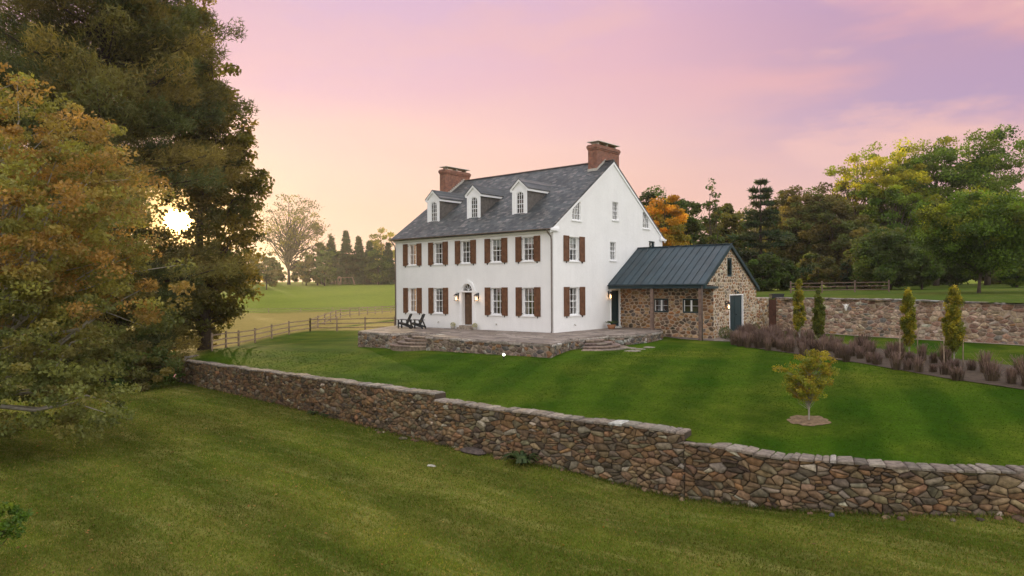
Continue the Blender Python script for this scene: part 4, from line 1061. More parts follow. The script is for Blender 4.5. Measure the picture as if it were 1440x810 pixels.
mb = MB(); mb.box(0.02, 6.66, EY0+.02, EY0+.16, EZ0-.2, EZ0-.02); mb.box(6.5, 6.68, EY0-.02, CY0+.35, EZ0-.23, EZ0-.205); mb.box(6.52, 6.70, EY0-.02, CY0+.3, EZ0-.2, EZ0-.075); ctp(mb.build('porch_beam', 'teal'))
o = gutter(EY0-.06, EZ0+.03, 0.02, 6.62, .06, 'gutter', 'teal'); ctp(o)
mb = MB(); mb.box(0.02, 6.5, EY0+.17, CY0-.003, EZ0-.12, EZ0-.06); ctp(mb.build('porch_ceiling', M['post']))
for x in (3.08, 6.28):
    mb = MB(); zb_ = T1(x, 6.02)-.05 if x > 4 else -.02
    mb.box(x-.1, x+.1, 5.93, 6.12, zb_-.4, EZ0-.205); mb.box(x-.12, x+.12, 5.91, 6.14, zb_-.2, zb_+.1); ctp(mb.build('porch_post', 'post'))
mb = MB(); mb.tube([(6.46, 5.84, 2.7), (6.46, 5.86, 2.4), (6.46, 5.88, -.55)], .035, 8); ctp(mb.build('downspout', 'gutter'))
for w in (w1, w2):
    x0, x1, z0, z1 = w
    ww = window(x0, x1, z0, z1, cfront, .1, 2, 1, cot, sill=False, mt='teal', meet=False, casing=.09)
    ww.parent = cot; ww.matrix_parent_inverse = Matrix.Translation(-Vector(cot.location))
    m_ = MB(); xm = (x0+x1)/2
    for (a, b) in ((x0+.09, xm-.03), (xm+.03, x1-.09)):
        gb(m_, cfront, a, a+.03, z0+.1, z1-.09, -.06, -.1); gb(m_, cfront, a+.035, b-.001, (z0+z1)/2-.01, (z0+z1)/2+.01, -.071, -.1)
    gb(m_, cfront, xm-.03, xm+.03, z0+.1, z1-.09, -.05, -.1)
    m_.build('sash', 'trim', ww)
ww = window(*lw_, cgab, .08, 1, 2, cot, sill=False, mt='teal', meet=False, casing=.12)
ww.parent = cot; ww.matrix_parent_inverse = Matrix.Translation(-Vector(cot.location))
# double door in white frame
mb = MB(); y0, y1, z0, z1 = gd
gb(mb, cgab, y0, y0+.06, z0, z1, .02, -.2); gb(mb, cgab, y1-.06, y1, z0, z1, .02, -.2); gb(mb, cgab, y0, y1, z1-.06, z1+.0, .021, -.2)
fr_ = ctp(mb.build('door_frame', 'trim'))
mb = MB()
for (a, b) in ((y0+.07, (y0+y1)/2-.005), ((y0+y1)/2+.005, y1-.07)):
    st = .11
    gb(mb, cgab, a, a+st, z0+.02, z1-.07, -.08, -.13); gb(mb, cgab, b-st, b, z0+.02, z1-.07, -.08, -.13)
    for z in (z0+.02, z0+1.05, z1-.07-st): gb(mb, cgab, a+st, b-st, z, z+st, -.081, -.129)
    gb(mb, cgab, a+st, b-st, z0+.05, z1-.1, -.10, -.12)
dd = ctp(mb.build('double_door', 'teal'))
hm = MB(); hm.lathe((CX-.05, (y0+y1)/2+.09, .85), [(.008, -.04), (.03, -.02), (.03, .02), (.008, .04)], 8); hm.build('handle', 'dark_metal', dd)
mb = MB(); mb.box(CX+.0, CX+.35, y0-.1, y1+.1, z0-.25, z0+.02, 0, (.35, .3, .25)); ctp(mb.build('door_step', 'stone'))
lantern((CX+.03, 9.0, 1.45), (1, 0), cot)
mb = MB(); mb.tube([(CX+.0, 10.5, 2.34), (CX+.12, 10.5, 2.36), (CX+.2, 10.5, 2.3)], .025, 6); mb.lathe((CX+.2, 10.5, 2.2), [(.1, 0), (.07, .08), (.02, .11)], 10); mb.box(CX+.002, CX+.03, 10.35, 10.65, 2.3, 2.42); ctp(mb.build('door_light', 'teal'))

# ------------------------------------------------------------------ garden wall and gate
r4 = random.Random(31)
gz_ = lambda pts: (lambda s: T1(*pathmap(pts)[0](s, 0, .1)[:2]))
gw = empty('garden_wall', (14.9, 14, -.5), 0, 'tall mortared fieldstone garden wall holding up the field on the right', 'stone wall')
def gwp(o): o.parent = gw; o.matrix_parent_inverse = Matrix.Translation(-Vector(gw.location)); return o
P = [np.array((6.5, 14.05)), np.array((6.5, 16.4))]
# right-hand side of travel must face the camera: travel from left to right
A_ = arcs(GWL[1:])
gwp(rubble_wall('wall_section', GWL[1:], lambda s: float(np.interp(s, A_, GWZ[1:])), lambda s: -.55, .5, 'garden', 'mortar_tan', .36, .19, .018, .03, r4, cop=.05, coplw=(.25, .8), copk=.5, drop=.24, small=.35, rnd_=(.06, .2)))
gwp(rubble_wall('wall_section', [np.array((6.5, 14.05)), np.array((6.5, 16.3))], lambda s: 1.87, lambda s: -.45, .4, 'gable', 'mortar_pale', .30, .2, .02, .03, r4, cop=.06))
mb = MB()
mb.box(6.42, 6.5, 16.31, 16.42, -.5, 1.84); mb.box(6.9, 6.98, 16.37, 16.48, -.5, 1.84)
for k in range(3): mb.box(6.51+k*.13, 6.51+k*.13+.12, 16.36, 16.40, -.42, 1.7)
mb.box(6.51, 6.89, 16.401, 16.44, 0, .1); mb.box(6.51, 6.89, 16.401, 16.44, 1.3, 1.4)
M['gate'] = mat('rust_brown_gate', (.10, .045, .03), .8, .3, 5)
g_ = mb.build('garden_gate', 'gate'); tag(g_, 'narrow red-brown board gate between stone cottage and garden wall', 'gate')
hh = MB(); hh.bar((6.84, 16.33, .6), (6.84, 16.33, .75), .03, .03); hh.build('handle', 'dark_metal', g_)
# pale gravel foot along the wall
def strip(name, front_, back_, matn, hf, dz=.02, nu=60, nv=4, label=None):
    a1 = arcs(front_); a2 = arcs(back_); V = []
    for i in range(nu+1):
        t = i/nu; f_ = np.array([np.interp(t*a1[-1], a1, [p[k] for p in front_]) for k in (0, 1)]); b_ = np.array([np.interp(t*a2[-1], a2, [p[k] for p in back_]) for k in (0, 1)])
        for j in range(nv+1): p = f_*(1-j/nv)+b_*(j/nv); V.append((p[0], p[1]))
    V = np.array(V); z = hf(V[:, 0], V[:, 1])+dz; V = np.column_stack([V, z])
    F = np.array([(i*(nv+1)+j, (i+1)*(nv+1)+j, (i+1)*(nv+1)+j+1, i*(nv+1)+j+1) for i in range(nu) for j in range(nv)])
    o = fast_mesh(name, V, F, None, matn, smooth=True); tag(o, kind='structure'); return o
strip('gravel_strip', [p+np.array((-.18, -.42)) for p in GWL[1:]], [p+np.array((0, .0)) for p in GWL[1:]], 'gravel', T)
# grass bed
BF = [onZ(*a)[:2] for a in [(1030, 484, -.52), (1060, 489, -.55), (1150, 501, -.6), (1215, 509, -.62), (1330, 530, -.75), (1450, 546, -.8), (1600, 566, -.95)]]
BB = [onZ(*a)[:2] for a in [(1045, 474, -.5), (1090, 476, -.5), (1160, 482, -.55), (1225, 490, -.58), (1340, 508, -.7), (1450, 522, -.75), (1600, 540, -.85)]]
strip('mulch_bed', BF, BB, 'mulch', T, dz=.025)
strip('patio', [np.array(p) for p in [(5.0, 6.05), (6.9, 5.9), (8.9, 6.3), (9.4, 8.2), (9.2, 12.5)]], [np.array(p) for p in [(3.2, 7.3), (6.4, 7.35), (6.5, 9.), (6.5, 10.5), (6.5, 13.5)]], 'flag', T, dz=.02)

# ------------------------------------------------------------------ vegetation
def unit(a): return a/np.maximum(np.linalg.norm(a, axis=-1, keepdims=True), 1e-9)
def leaves(name, P, size, cols, rs, parent, matn='leaf', aspect=.6, up=.25, needles=False, dirs=None):
    n = len(P)
    if needles:
        a = unit(rs.normal(size=(n, 3))*.75+(dirs if dirs is not None else 0)+np.array((0, 0, .45))); b = unit(np.cross(a, rs.normal(size=(n, 3))))
        l = size*rs.uniform(.7, 1.3, (n, 1)); w = l*aspect
        V = np.stack([P-b*w*.5, P+b*w*.5, P+a*l], 1).reshape(-1, 3); F = np.arange(n*3).reshape(-1, 3)
    else:
        nn = unit(rs.normal(size=(n, 3))+np.array((0, 0, up))); a = unit(np.cross(nn, rs.normal(size=(n, 3)))); b = np.cross(nn, a)
        l = size*rs.uniform(.6, 1.35, (n, 1)); w = l*aspect
        V = np.stack([P-a*l*.5, P+b*w*.5-a*l*.05, P+a*l*.5, P-b*w*.5+nn*l*.1], 1).reshape(-1, 3); F = np.arange(n*4).reshape(-1, 4)
    return fast_mesh(name, V, F, cols, matn, parent)
def in_ells(ells, K, rs, shell=.35, gap=.0):
    out = []; vols = np.array([e[3]*e[4]*e[5] for e in ells]); vols = vols/vols.sum(); seed = rs.uniform(0, 100, 3)
    while len(out) < K:
        e = ells[rs.choice(len(ells), p=vols)]; d = unit(rs.normal(size=3)); r = rs.uniform(shell**3, 1)**(1/3)
        p = np.array(e[:3])+d*r*np.array(e[3:6])
        if gap and math.sin(p[0]*1.1+seed[0])*math.sin(p[1]*1.1+seed[1])*math.sin(p[2]*1.3+seed[2]) > 1-gap*2: continue
        out.append(p)
    return np.array(out)
def branches(mb, C, th, H, r0, rs, per=1., zlow=.25, lean=(0, 0), seg=5, thick=.3, ok=None):
    """trunk to the top and a curved limb to each listed cluster"""
    tp_ = lambda z: np.array((lean[0]*z/H+.18*math.sin(z*.55)*min(1, H/12), lean[1]*z/H+.15*math.sin(z*.43+1)*min(1, H/12), z))
    zs = np.linspace(-.25, H*.88, 9); mb.tube([tp_(z) for z in zs], [r0*(1.25 if i == 0 else max(.1, 1-z/(H*.95))) for i, z in enumerate(zs)], 9)
    for c in C:
        if rs.random() > per: continue
        za = max(th*.8, min(H*.8, c[2]*rs.uniform(.35, .8))); a = tp_(za); L = np.linalg.norm(c-a)
        m1 = a*.6+c*.4+np.array((0, 0, -.02*L)); m1 = m1+rs.normal(size=3)*.05*L; m2 = a*.25+c*.75+np.array((0, 0, .05*L))+rs.normal(size=3)*.06*L
        if ok is not None and not ok(np.concatenate([np.linspace(a, m1, 6), np.linspace(m1, m2, 6), np.linspace(m2, c, 6)])).all(): continue
        ra = r0*thick*max(.25, 1-za/H)*min(1.2, .5+L/H)
        mb.tube([a, m1, m2, c], [ra, ra*.66, ra*.4, ra*.12], seg, cap=False)
def make_tree(name, loc, H, ells, K, nper, cr, leaf, pal, r0, seed, label, cat='tree', group=None, th=None, gap=.0, shell=.35, flat=.6, per=.7, mat_leaf='leaf', bark='bark', prune=None, root_scale=1., needles=False, aspect=.6, var=.3, thick=.3, extra=0, pal2=None, zs=0):
    rs = np.random.RandomState(seed); th = th if th is not None else H*.2
    root = empty(name, tuple(loc), 0, label, cat, group)
    C = in_ells(ells, K, rs, shell, gap)
    n = rs.poisson(nper, K)+3; idx = np.repeat(np.arange(K), n); csz = cr*rs.uniform(.6, 1.35, K)
    off = rs.normal(size=(len(idx), 3)); off = unit(off)*rs.uniform(.15, 1, (len(idx), 1))**.6
    P = C[idx]+off*csz[idx][:, None]*np.array((1, 1, flat))
    pal = np.array(pal); ti = pal[rs.randint(0, len(pal), K)]*rs.uniform(1-var, 1+var, (K, 1))
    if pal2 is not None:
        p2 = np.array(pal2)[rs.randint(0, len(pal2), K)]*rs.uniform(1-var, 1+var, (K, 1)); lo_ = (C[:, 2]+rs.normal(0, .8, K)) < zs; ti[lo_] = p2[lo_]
    cols = ti[idx]*rs.uniform(.75, 1.25, (len(idx), 1))
    if prune is not None:
        k = prune(P+np.array(loc)); P = P[k]; cols = cols[k]; idx = idx[k]; off = off[k]
    mb = MB(); branches(mb, C, th, H, r0, rs, per, thick=thick, ok=(lambda q: prune(q+np.array(loc))) if prune is not None else None); mb.build('trunk', bark, root)
    leaves('crown', P, leaf, cols, rs, root, mat_leaf, aspect=aspect, needles=needles, dirs=off*.8 if needles else None)
    return root
def clear_sun(rad, soft=14):
    def f(P):
        d = P-CAM; z = d@CF; x = 720+1000*(d@CR)/z; y = 405-1000*(d@CU)/z; q = np.hypot(x-250, (y-311)*1.25)
        h = np.modf(np.abs(np.sin(P[:, 0]*37.1+P[:, 2]*91.7)*437.))[0]**1.5
        return (q > rad+soft*h)
    return f
def clear_box(base, f2):
    def f(P):
        d = P-CAM; z = d@CF; x = 720+1000*(d@CR)/z; y = 405-1000*(d@CU)/z; return base(P) & f2(x, y)
    return f
def gp(px, D, hf): p = atD(px, 405, D); return (p[0], p[1], hf(p[0], p[1])-.05)

GREEN = [(.11, .18, .02), (.145, .205, .022), (.08, .15, .018)]
DGREEN = [(.065, .11, .022), (.085, .13, .024), (.075, .10, .026)]
OLIVE = [(.12, .125, .028), (.16, .15, .028), (.10, .11, .025)]
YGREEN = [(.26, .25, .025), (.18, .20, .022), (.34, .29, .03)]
SUNLIT_TOP = [(.34, .34, .028), (.24, .29, .026), (.42, .39, .03)]  # yellow sunlight painted into the leaf colour of upper crowns
SUNLIT_GREEN = [(.12, .19, .018), (.09, .155, .016), (.20, .23, .02)]  # green crown tops with sunlight mixed into the leaf colour
BROWN = [(.15, .135, .042), (.12, .125, .036), (.18, .15, .042), (.11, .14, .036)]
ORANGE = [(.5, .28, .03), (.42, .21, .025), (.45, .33, .04), (.2, .18, .03)]
CONIF = [(.035, .065, .03), (.045, .078, .035), (.055, .072, .03)]

def bgtree(px, D, topy, wpx, pal, seed, label, hf=None, K=90, nper=150, gap=.25, shape='round', name='tree', base_frac=.14, leafpx=2.5, shell=.3, per=.6, thick=.3, var=.42, rough=1., cat='tree', group=None, lobes=5, low=None, zf=.6):
    hf = hf or U1; loc = gp(px, D, hf); Ht = atD(px, topy, D)[2]-loc[2]; Wd = wpx*D/1000/2; rs = random.Random(seed*7+1)
    z0 = Ht*base_frac; e = []
    if shape == 'round':
        nper = int(nper*1.15); K = int(K*1.2)
        e.append((0, 0, (Ht+z0)/2, Wd*.8, Wd*.8, (Ht-z0)/2*.94))
        for i in range(lobes):
            a = rs.uniform(0, 6.28); rr = Wd*rs.uniform(.35, .62); zc = z0+(Ht-z0)*rs.uniform(.25, .78); s_ = rs.uniform(.32, .5)
            e.append((rr*math.cos(a), rr*math.sin(a), zc, Wd*s_, Wd*s_, min((Ht-z0)*.24, Ht-zc)))
    elif shape == 'tall':
        for i in range(lobes+2):
            t = i/(lobes+1); w = Wd*(.95-.55*t)*rs.uniform(.6, 1); a = rs.uniform(0, 6.28)
            e.append((Wd*.4*(1-t)*math.cos(a), Wd*.4*(1-t)*math.sin(a), z0+(Ht-z0)*(.08+.82*t), w, w, (Ht-z0)*.12))
    leaf = leafpx*D/711
    return make_tree(name, loc, Ht, e, K, nper, Wd*.24*rough if shape == 'round' else Wd*.26, leaf, pal, max(.12, Ht*.016), seed, label, cat, group, gap=gap, shell=shell, per=per, th=Ht*.18, thick=thick, var=var, pal2=low, zs=Ht*zf)  # crown below zf takes the low palette, without the painted sunlight

def conifer(name, loc, H, Wd, pal, seed, label, whorls=16, per=9, leaf=.3, dens=26, group=None, droop=-.05, low=.08, irregular=.25, cat='conifer', prune=None, aspect=.3, plume=False):
    rs = np.random.RandomState(seed); root = empty(name, tuple(loc), 0, label, cat, group); mb = MB(); r0 = H*.017
    mb.tube([(0, 0, -.2), (0, 0, H*.5), (0, 0, H*.97)], [r0*1.2, r0*.65, .03], 8)
    Ps = []; cs = []; ds = []; pal = np.array(pal)
    for i in range(whorls):
        t = (i+rs.uniform(-.3, .3))/whorls; z = H*(low+(1-low)*t*.98); R0 = Wd*(float(np.interp(t, [0, .1, .25, .45, .6, .85, 1], [.5, .75, .9, .82, .7, .34, .05])) if plume else (1-t)**.75)*rs.uniform(1-irregular, 1+irregular)+.15
        for k in range(per):
            if rs.random() < .1: continue
            a = rs.uniform(0, 6.28); L = R0*rs.uniform(.6, 1.1); d = np.array((math.cos(a), math.sin(a), 0)); tipz = L*rs.uniform(-.02, .22) if plume else L*(droop+rs.uniform(-.1, .1))
            p0 = np.array((0, 0, z))
            if prune is not None and not prune(np.array(loc)+p0+np.outer(np.linspace(0, 1, 14), d*L)+np.outer(np.linspace(0, 1, 14)**1.5*tipz, (0, 0, 1.))).all(): continue
            p1 = p0+d*L*.55+np.array((0, 0, tipz*.3)); p2 = p0+d*L+np.array((0, 0, tipz+.04*L))
            mb.tube([p0, p1, p2], [r0*.28*(1-t)+.02, r0*.16*(1-t)+.012, .008], 4, cap=False)
            m_ = int(dens*L/Wd*4)+6; u = rs.uniform(.18, 1., m_)**.75
            side = np.cross(d, (0, 0, 1.)); wdt = L*.28*np.sin(np.clip(u, .05, 1)*math.pi*.85+.25)
            Q = p0+np.outer(u, d*L)+np.outer(tipz*u**1.5, (0, 0, 1.))+np.outer(rs.uniform(-1, 1, m_)*wdt, side)+np.outer(rs.normal(size=m_)*L*.035+.02*L, (0, 0, 1.))
            if plume:  # gather needles in tufts
                T_ = 4; Q = np.repeat(Q, T_, 0)+rs.normal(size=(m_*T_, 3))*leaf*.35; 
            c = pal[rs.randint(len(pal))]*rs.uniform(.7, 1.35)
            Ps.append(Q); cs.append(np.tile(c, (len(Q), 1))*rs.uniform(.7, 1.3, (len(Q), 1))); ds.append(np.tile(d*.6, (len(Q), 1)))
    P = np.concatenate(Ps); Cc = np.concatenate(cs); Dd = np.concatenate(ds)
    if prune is not None: k = prune(P+np.array(loc)); P, Cc, Dd = P[k], Cc[k], Dd[k]
    mb.build('trunk', 'bark', root); leaves('crown', P, leaf, Cc, rs, root, needles=True, aspect=aspect, dirs=Dd)
    return root

# --- right-hand woods
bgtree(937, 62, 272, 78, ORANGE, 1, 'orange autumn maple showing past the rear corner of the white house', gap=.1, K=80, nper=150, name='maple_tree')
bgtree(925, 80, 262, 95, DGREEN, 2, 'dark green tree behind the orange maple', K=90)
bgtree(968, 84, 276, 56, DGREEN, 3, 'dark green tree just right of the orange maple', K=70, gap=.35)
bgtree(1001, 74, 252, 50, DGREEN+OLIVE, 4, 'thin sparse tall tree standing above the ridge of the metal roof', shape='tall', K=150, nper=30, gap=.2, per=.6, base_frac=.1, shell=.1, lobes=8)
bgtree(1024, 86, 284, 58, OLIVE, 5, 'olive-yellow tree left of the layered dark pine', K=80)
conifer('pine_tree', gp(1070, 80, U1), 13.2, 4.4, CONIF, 6, 'dark layered pine above the cottage gable', whorls=15, per=10, leaf=.5, dens=44, droop=.04, irregular=.28, aspect=.34)
bgtree(1100, 95, 266, 66, OLIVE, 7, 'green-brown tree directly right of the layered dark pine', K=90)
bgtree(1134, 92, 262, 88, BROWN, 8, 'brownish dense tree behind the pair of slim trees by the cottage', K=110, nper=170)
bgtree(1172, 88, 272, 84, BROWN, 9, 'brown-olive dense tree behind the post and rail fence', K=110, nper=170)
bgtree(1212, 84, 305, 82, BROWN, 10, 'shorter brown tree under the tall airy tree', K=90, nper=170)
bgtree(1205, 94, 202, 118, SUNLIT_TOP, 11, 'tall airy tree with bare limbs showing through its thin crown, the top painted sunlit yellow-green', K=90, nper=60, gap=.45, per=1., shell=.45, base_frac=.3, thick=.36, rough=.8, lobes=7, low=OLIVE+GREEN, zf=.66)
bgtree(1262, 88, 196, 100, SUNLIT_TOP+SUNLIT_GREEN[:1], 12, 'tall yellow-green tree right of the airy tree, sunlight painted into its top', K=120, nper=150, gap=.3, low=GREEN, zf=.6)
bgtree(1316, 92, 178, 112, SUNLIT_GREEN+SUNLIT_TOP[:1], 13, 'tallest green tree in the right-hand woods', K=120, nper=140, gap=.4, lobes=7, low=GREEN, zf=.72)
bgtree(1388, 90, 176, 128, GREEN, 14, 'tall loose green tree with gaps at the right edge of the woods', K=120, nper=150, gap=.25, lobes=8, shell=.3)
bgtree(1252, 74, 322, 110, DGREEN, 15, 'low wide dark green tree in front of the tall yellow-green tree', K=110, nper=170, base_frac=.05)
mp = bgtree(1376, 56, 266, 172, SUNLIT_GREEN, 16, 'broad dense green maple nearest the garden wall at right', K=270, nper=170, gap=.3, base_frac=.15, lobes=10, leafpx=2.5, rough=.8, name='maple_tree', low=[(.075, .13, .014), (.09, .15, .016), (.055, .10, .014)], zf=.62)
bgtree(1446, 84, 288, 70, OLIVE, 17, 'grey-olive tree behind the broad maple at the right border', K=70)
bgtree(1191, 80, 360, 22, CONIF, 18, 'small dark rounded evergreen standing before the brown woods', K=40, nper=90, base_frac=.0, gap=0, leafpx=1.6, name='evergreen_shrub', lobes=2)
for i, (px, D, ty, w, pal, lb) in enumerate([(1130, 100, 372, 90, DGREEN, 'dark thicket low behind the left of the rail fence'), (1200, 102, 366, 90, BROWN, 'brown thicket low behind the right of the rail fence'), (1265, 100, 362, 90, DGREEN, 'dark thicket under the tall yellow-green tree'), (1330, 104, 360, 100, DGREEN, 'dark thicket behind the bush left of the maple'), (1410, 104, 362, 100, BROWN, 'brown thicket behind the maple trunk'), (1060, 100, 370, 90, BROWN, 'brown thicket behind the layered pine'), (1225, 80, 350, 80, BROWN, 'brown bush under the airy tree'), (1072, 76, 352, 60, DGREEN, 'dark green bush low beneath the layered pine'), (1103, 78, 366, 44, DGREEN, 'small dark bush at the foot of the green-brown tree'), (1296, 72, 352, 70, DGREEN, 'dark bush under the tallest green tree'), (1012, 78, 330, 56, DGREEN, 'dark bush filling below the thin sparse tree'), (1430, 74, 345, 60, GREEN, 'green bush behind the broad maple'), (1150, 82, 352, 60, BROWN, 'brown bush behind the middle of the rail fence'), (1345, 78, 340, 60, DGREEN, 'dark bush left of the broad maple trunk')]):
    bgtree(px, D, ty, w, pal, 40+i, lb, K=60, nper=130, base_frac=.0, gap=.1, name='bush', cat='bush', lobes=3)
for i, (px, D, ty, w, pal, lb) in enumerate([(980, 125, 300, 110, DGREEN, 'farther dark tree glimpsed right of the orange maple'), (1050, 130, 292, 110, OLIVE, 'farther olive tree behind the layered pine'), (1120, 135, 285, 120, DGREEN, 'farther dark tree behind the brownish woods'), (1200, 135, 290, 120, DGREEN, 'farther dark tree behind the airy tree'), (1290, 130, 262, 130, DGREEN, 'farther dark tree behind the tall yellow-green tree'), (1390, 130, 270, 130, GREEN, 'farther green tree behind the broad maple crown'), (1470, 120, 260, 120, GREEN, 'farther green tree beyond the right border')]):
    bgtree(px, D, ty, w, pal, 60+i, lb, K=90, nper=110, base_frac=.05, gap=.2)
for i, (px, D, ty, w) in enumerate([(1530, 100, 250, 130), (1610, 96, 262, 130), (1700, 92, 250, 140)]):
    bgtree(px, D, ty, w, [GREEN, OLIVE, DGREEN][i], 70+i, ['green', 'olive', 'dark green'][i]+' tree beyond the right border of the view', K=90, nper=110, base_frac=.05, gap=.2)
# --- far field edge on the left
bgtree(406, 288, 268, 124, [(.10, .09, .022), (.13, .11, .022), (.2, .17, .02)], 80, 'large lone spreading tree with thin yellow-green crown at the far field edge', T1, K=150, nper=24, gap=.5, per=1., shell=.5, base_frac=.18, thick=.6, name='field_tree', lobes=10, leafpx=1.9, rough=.7)
for i, (px, ty, w, pal, lb) in enumerate([(352, 368, 46, BROWN, 'russet thicket at the left end of the far field edge'), (385, 372, 40, BROWN, 'brown thicket just left of the lone tree trunk'), (425, 366, 40, OLIVE, 'olive thicket just right of the lone tree trunk'), (455, 368, 44, DGREEN, 'dark thicket below the olive tree on the far edge'), (495, 370, 50, DGREEN, 'dark thicket behind the wooden swing frame'), (535, 368, 50, DGREEN, 'dark thicket nearest the left corner of the house on the far edge'), (320, 360, 50, BROWN, 'russet thicket half hidden by the oak edge'), (560, 366, 50, DGREEN, 'dark thicket cut by the left corner of the house')]):
    bgtree(px, 296, ty, w, pal, 140+i, lb, T1, K=60, nper=60, base_frac=0., gap=.0, lobes=4, leafpx=2.0, name='thicket', cat='thicket')
for i, (px, ty, w) in enumerate([(466, 330, 22), (487, 322, 26), (505, 330, 24), (520, 338, 22), (546, 340, 24)]):
    lb = ['leftmost dark spruce of the far row', 'dark spruce left of the tallest in the far row', 'tallest-looking middle spruce of the far row', 'shorter spruce right of the middle of the far row', 'rightmost spruce of the far row beside the house'][i]
    loc = gp(px, 290, T1); conifer('spruce_tree', loc, atD(px, ty, 290)[2]-loc[2], w*.29/2*1.2, CONIF, 90+i, lb, whorls=26, per=9, leaf=1.0, dens=16, irregular=.12, group='dark spruces along the far field edge', low=.02, aspect=.45)
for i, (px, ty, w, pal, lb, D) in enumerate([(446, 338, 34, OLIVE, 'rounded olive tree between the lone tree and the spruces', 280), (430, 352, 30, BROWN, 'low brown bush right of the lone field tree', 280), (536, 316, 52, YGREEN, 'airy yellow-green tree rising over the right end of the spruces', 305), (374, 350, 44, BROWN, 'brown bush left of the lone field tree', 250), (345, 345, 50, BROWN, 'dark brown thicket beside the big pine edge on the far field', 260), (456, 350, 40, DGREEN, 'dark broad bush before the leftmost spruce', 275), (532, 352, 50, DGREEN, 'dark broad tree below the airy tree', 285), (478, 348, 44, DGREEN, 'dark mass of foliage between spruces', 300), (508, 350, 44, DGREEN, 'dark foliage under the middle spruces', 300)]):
    bgtree(px, D, ty, w, pal, 100+i, lb, T1, K=50, nper=60, base_frac=.02, gap=.15, lobes=3, leafpx=1.9, name='far_tree')
# woods on the left beyond the frame and behind the big trees: they throw the long evening shade
for i, (px, D, H) in enumerate([(300, 240, 15), (255, 235, 8), (205, 235, 9), (150, 230, 15), (90, 225, 17), (30, 220, 18), (-60, 215, 20), (-150, 210, 20)]):
    loc = gp(px, D, T1); bgtree(px, D, 405-(loc[2]+H-CAM[2])*1000/D, 95, BROWN, 120+i, ['brown tree low behind the drooping pine boughs', 'low thicket directly beneath the sun', 'low thicket left of the sun', 'far tree behind the pine trunk', 'far tree behind the near olive tree', 'far tree behind the upper limbs at left', 'far tree left of the frame', 'second far tree left of the frame'][i], T1, K=60, nper=70, base_frac=.02, gap=.1, leafpx=2.2, name='far_tree')

# --- the big trees at left
ps = clear_sun(15, 60)
PX = gp(150, 47, lambda x, y: L1(x, y)); 
conifer('white_pine', PX, 37, 10.0, [(.11, .115, .035), (.15, .14, .042), (.19, .155, .042), (.09, .11, .038)], 201, 'huge dark feathery white pine filling the upper left', whorls=38, per=17, leaf=.36, dens=85, droop=.1, low=.05, irregular=.3, cat='tree', plume=True, prune=ps, aspect=.20)  # needle palette brightened and warmed to carry the flare glow
OAK_FLARE = [(.12, .115, .022), (.15, .13, .024), (.18, .14, .026), (.09, .095, .02)]  # leaf tones raised and warmed, flare glow put into the colour
def EC(r, d, z, rr, rz): return (CR[0]*r+CF[0]*d, CR[1]*r+CF[1]*d, z, rr, rr, rz)
ox = gp(285, 53, lambda x, y: T1(x, y))
def EP(px, py, rx, ry, d=0.): return EC((px-285)*.053, d, (406-py)*.053+2.66-ox[2], rx*.053, ry*.053)
make_tree('oak_tree', ox, 24, [EP(262, 30, 45, 70), EP(278, 110, 54, 70), EP(296, 185, 60, 70), EP(300, 255, 70, 60, .5), EP(300, 330, 66, 60), EP(280, 400, 72, 55), EP(270, 455, 50, 38), EP(348, 345, 24, 30), EP(318, 428, 24, 22), EP(230, 350, 60, 80), EP(350, 262, 26, 30)], 760, 85, .85, .29, OAK_FLARE, .42, 202, 'tall dark oak with ragged leafy edge beside the white pine, the sun shining through', prune=ps, gap=.16, shell=.2, per=.4, th=2.0)
BEECH_FLARE = [(.29, .23, .06), (.31, .21, .06), (.25, .24, .055), (.36, .22, .06), (.24, .24, .055)]  # golden upper leaves: flare glow painted into the leaf colour
dx = gp(-40, 27, lambda x, y: L1(x, y))
def keep_near(x, y): return ~((y > 632) & (x > 20))
def EC(r, d, z, rr, rz): return (CR[0]*r+CF[0]*d, CR[1]*r+CF[1]*d, z, rr, rr, rz)
make_tree('beech_tree', dx, 15.5, [EC(.0, 0, 8.8, 5.8, 6.0), EC(3.0, .5, 9.4, 3.9, 4.0), EC(4.6, 1., 6.4, 3.0, 2.4), EC(2.6, -.5, 4.6, 3.8, 2.6), EC(4.2, -1., 2.5, 2.5, 1.9), EC(1.8, -1, 2.3, 3.0, 1.9)], 900, 112, .60, .15, BEECH_FLARE, .38, 203, 'near olive beech, flare glow painted into its upper leaves, with pale limbs reaching in from the left edge', prune=clear_box(clear_sun(36, 60), keep_near), gap=.24, shell=.3, per=.16, th=2.2, bark='bark_pale', thick=.3, flat=.5, pal2=[(.17, .185, .05), (.22, .20, .055), (.14, .165, .05)], zs=5.6)
sx = gp(-12, 15.6, lambda x, y: L1(x, y))
make_tree('leafy_shrub', sx, 1.5, [(.0, 0, .95, .55, .6, .45), (.3, .3, 1.1, .35, .3, .2)], 34, 60, .17, .085, GREEN, .035, 204, 'small leafy green shrub at the lower left edge', cat='shrub', per=1., th=.3, shell=.2)
und = gp(190, 45.5, lambda x, y: L1(x, y))
make_tree('understorey_bush', und, 3.0, [(0, 0, 1.5, 4.5, 2.2, 1.5), (3.2, -1, 1.1, 2., 1.6, 1.1)], 90, 110, .5, .2, DGREEN+BROWN, .1, 205, 'dark low bush under the white pine at the far end of the retaining wall', cat='bush', per=.5, th=.3, shell=.1)

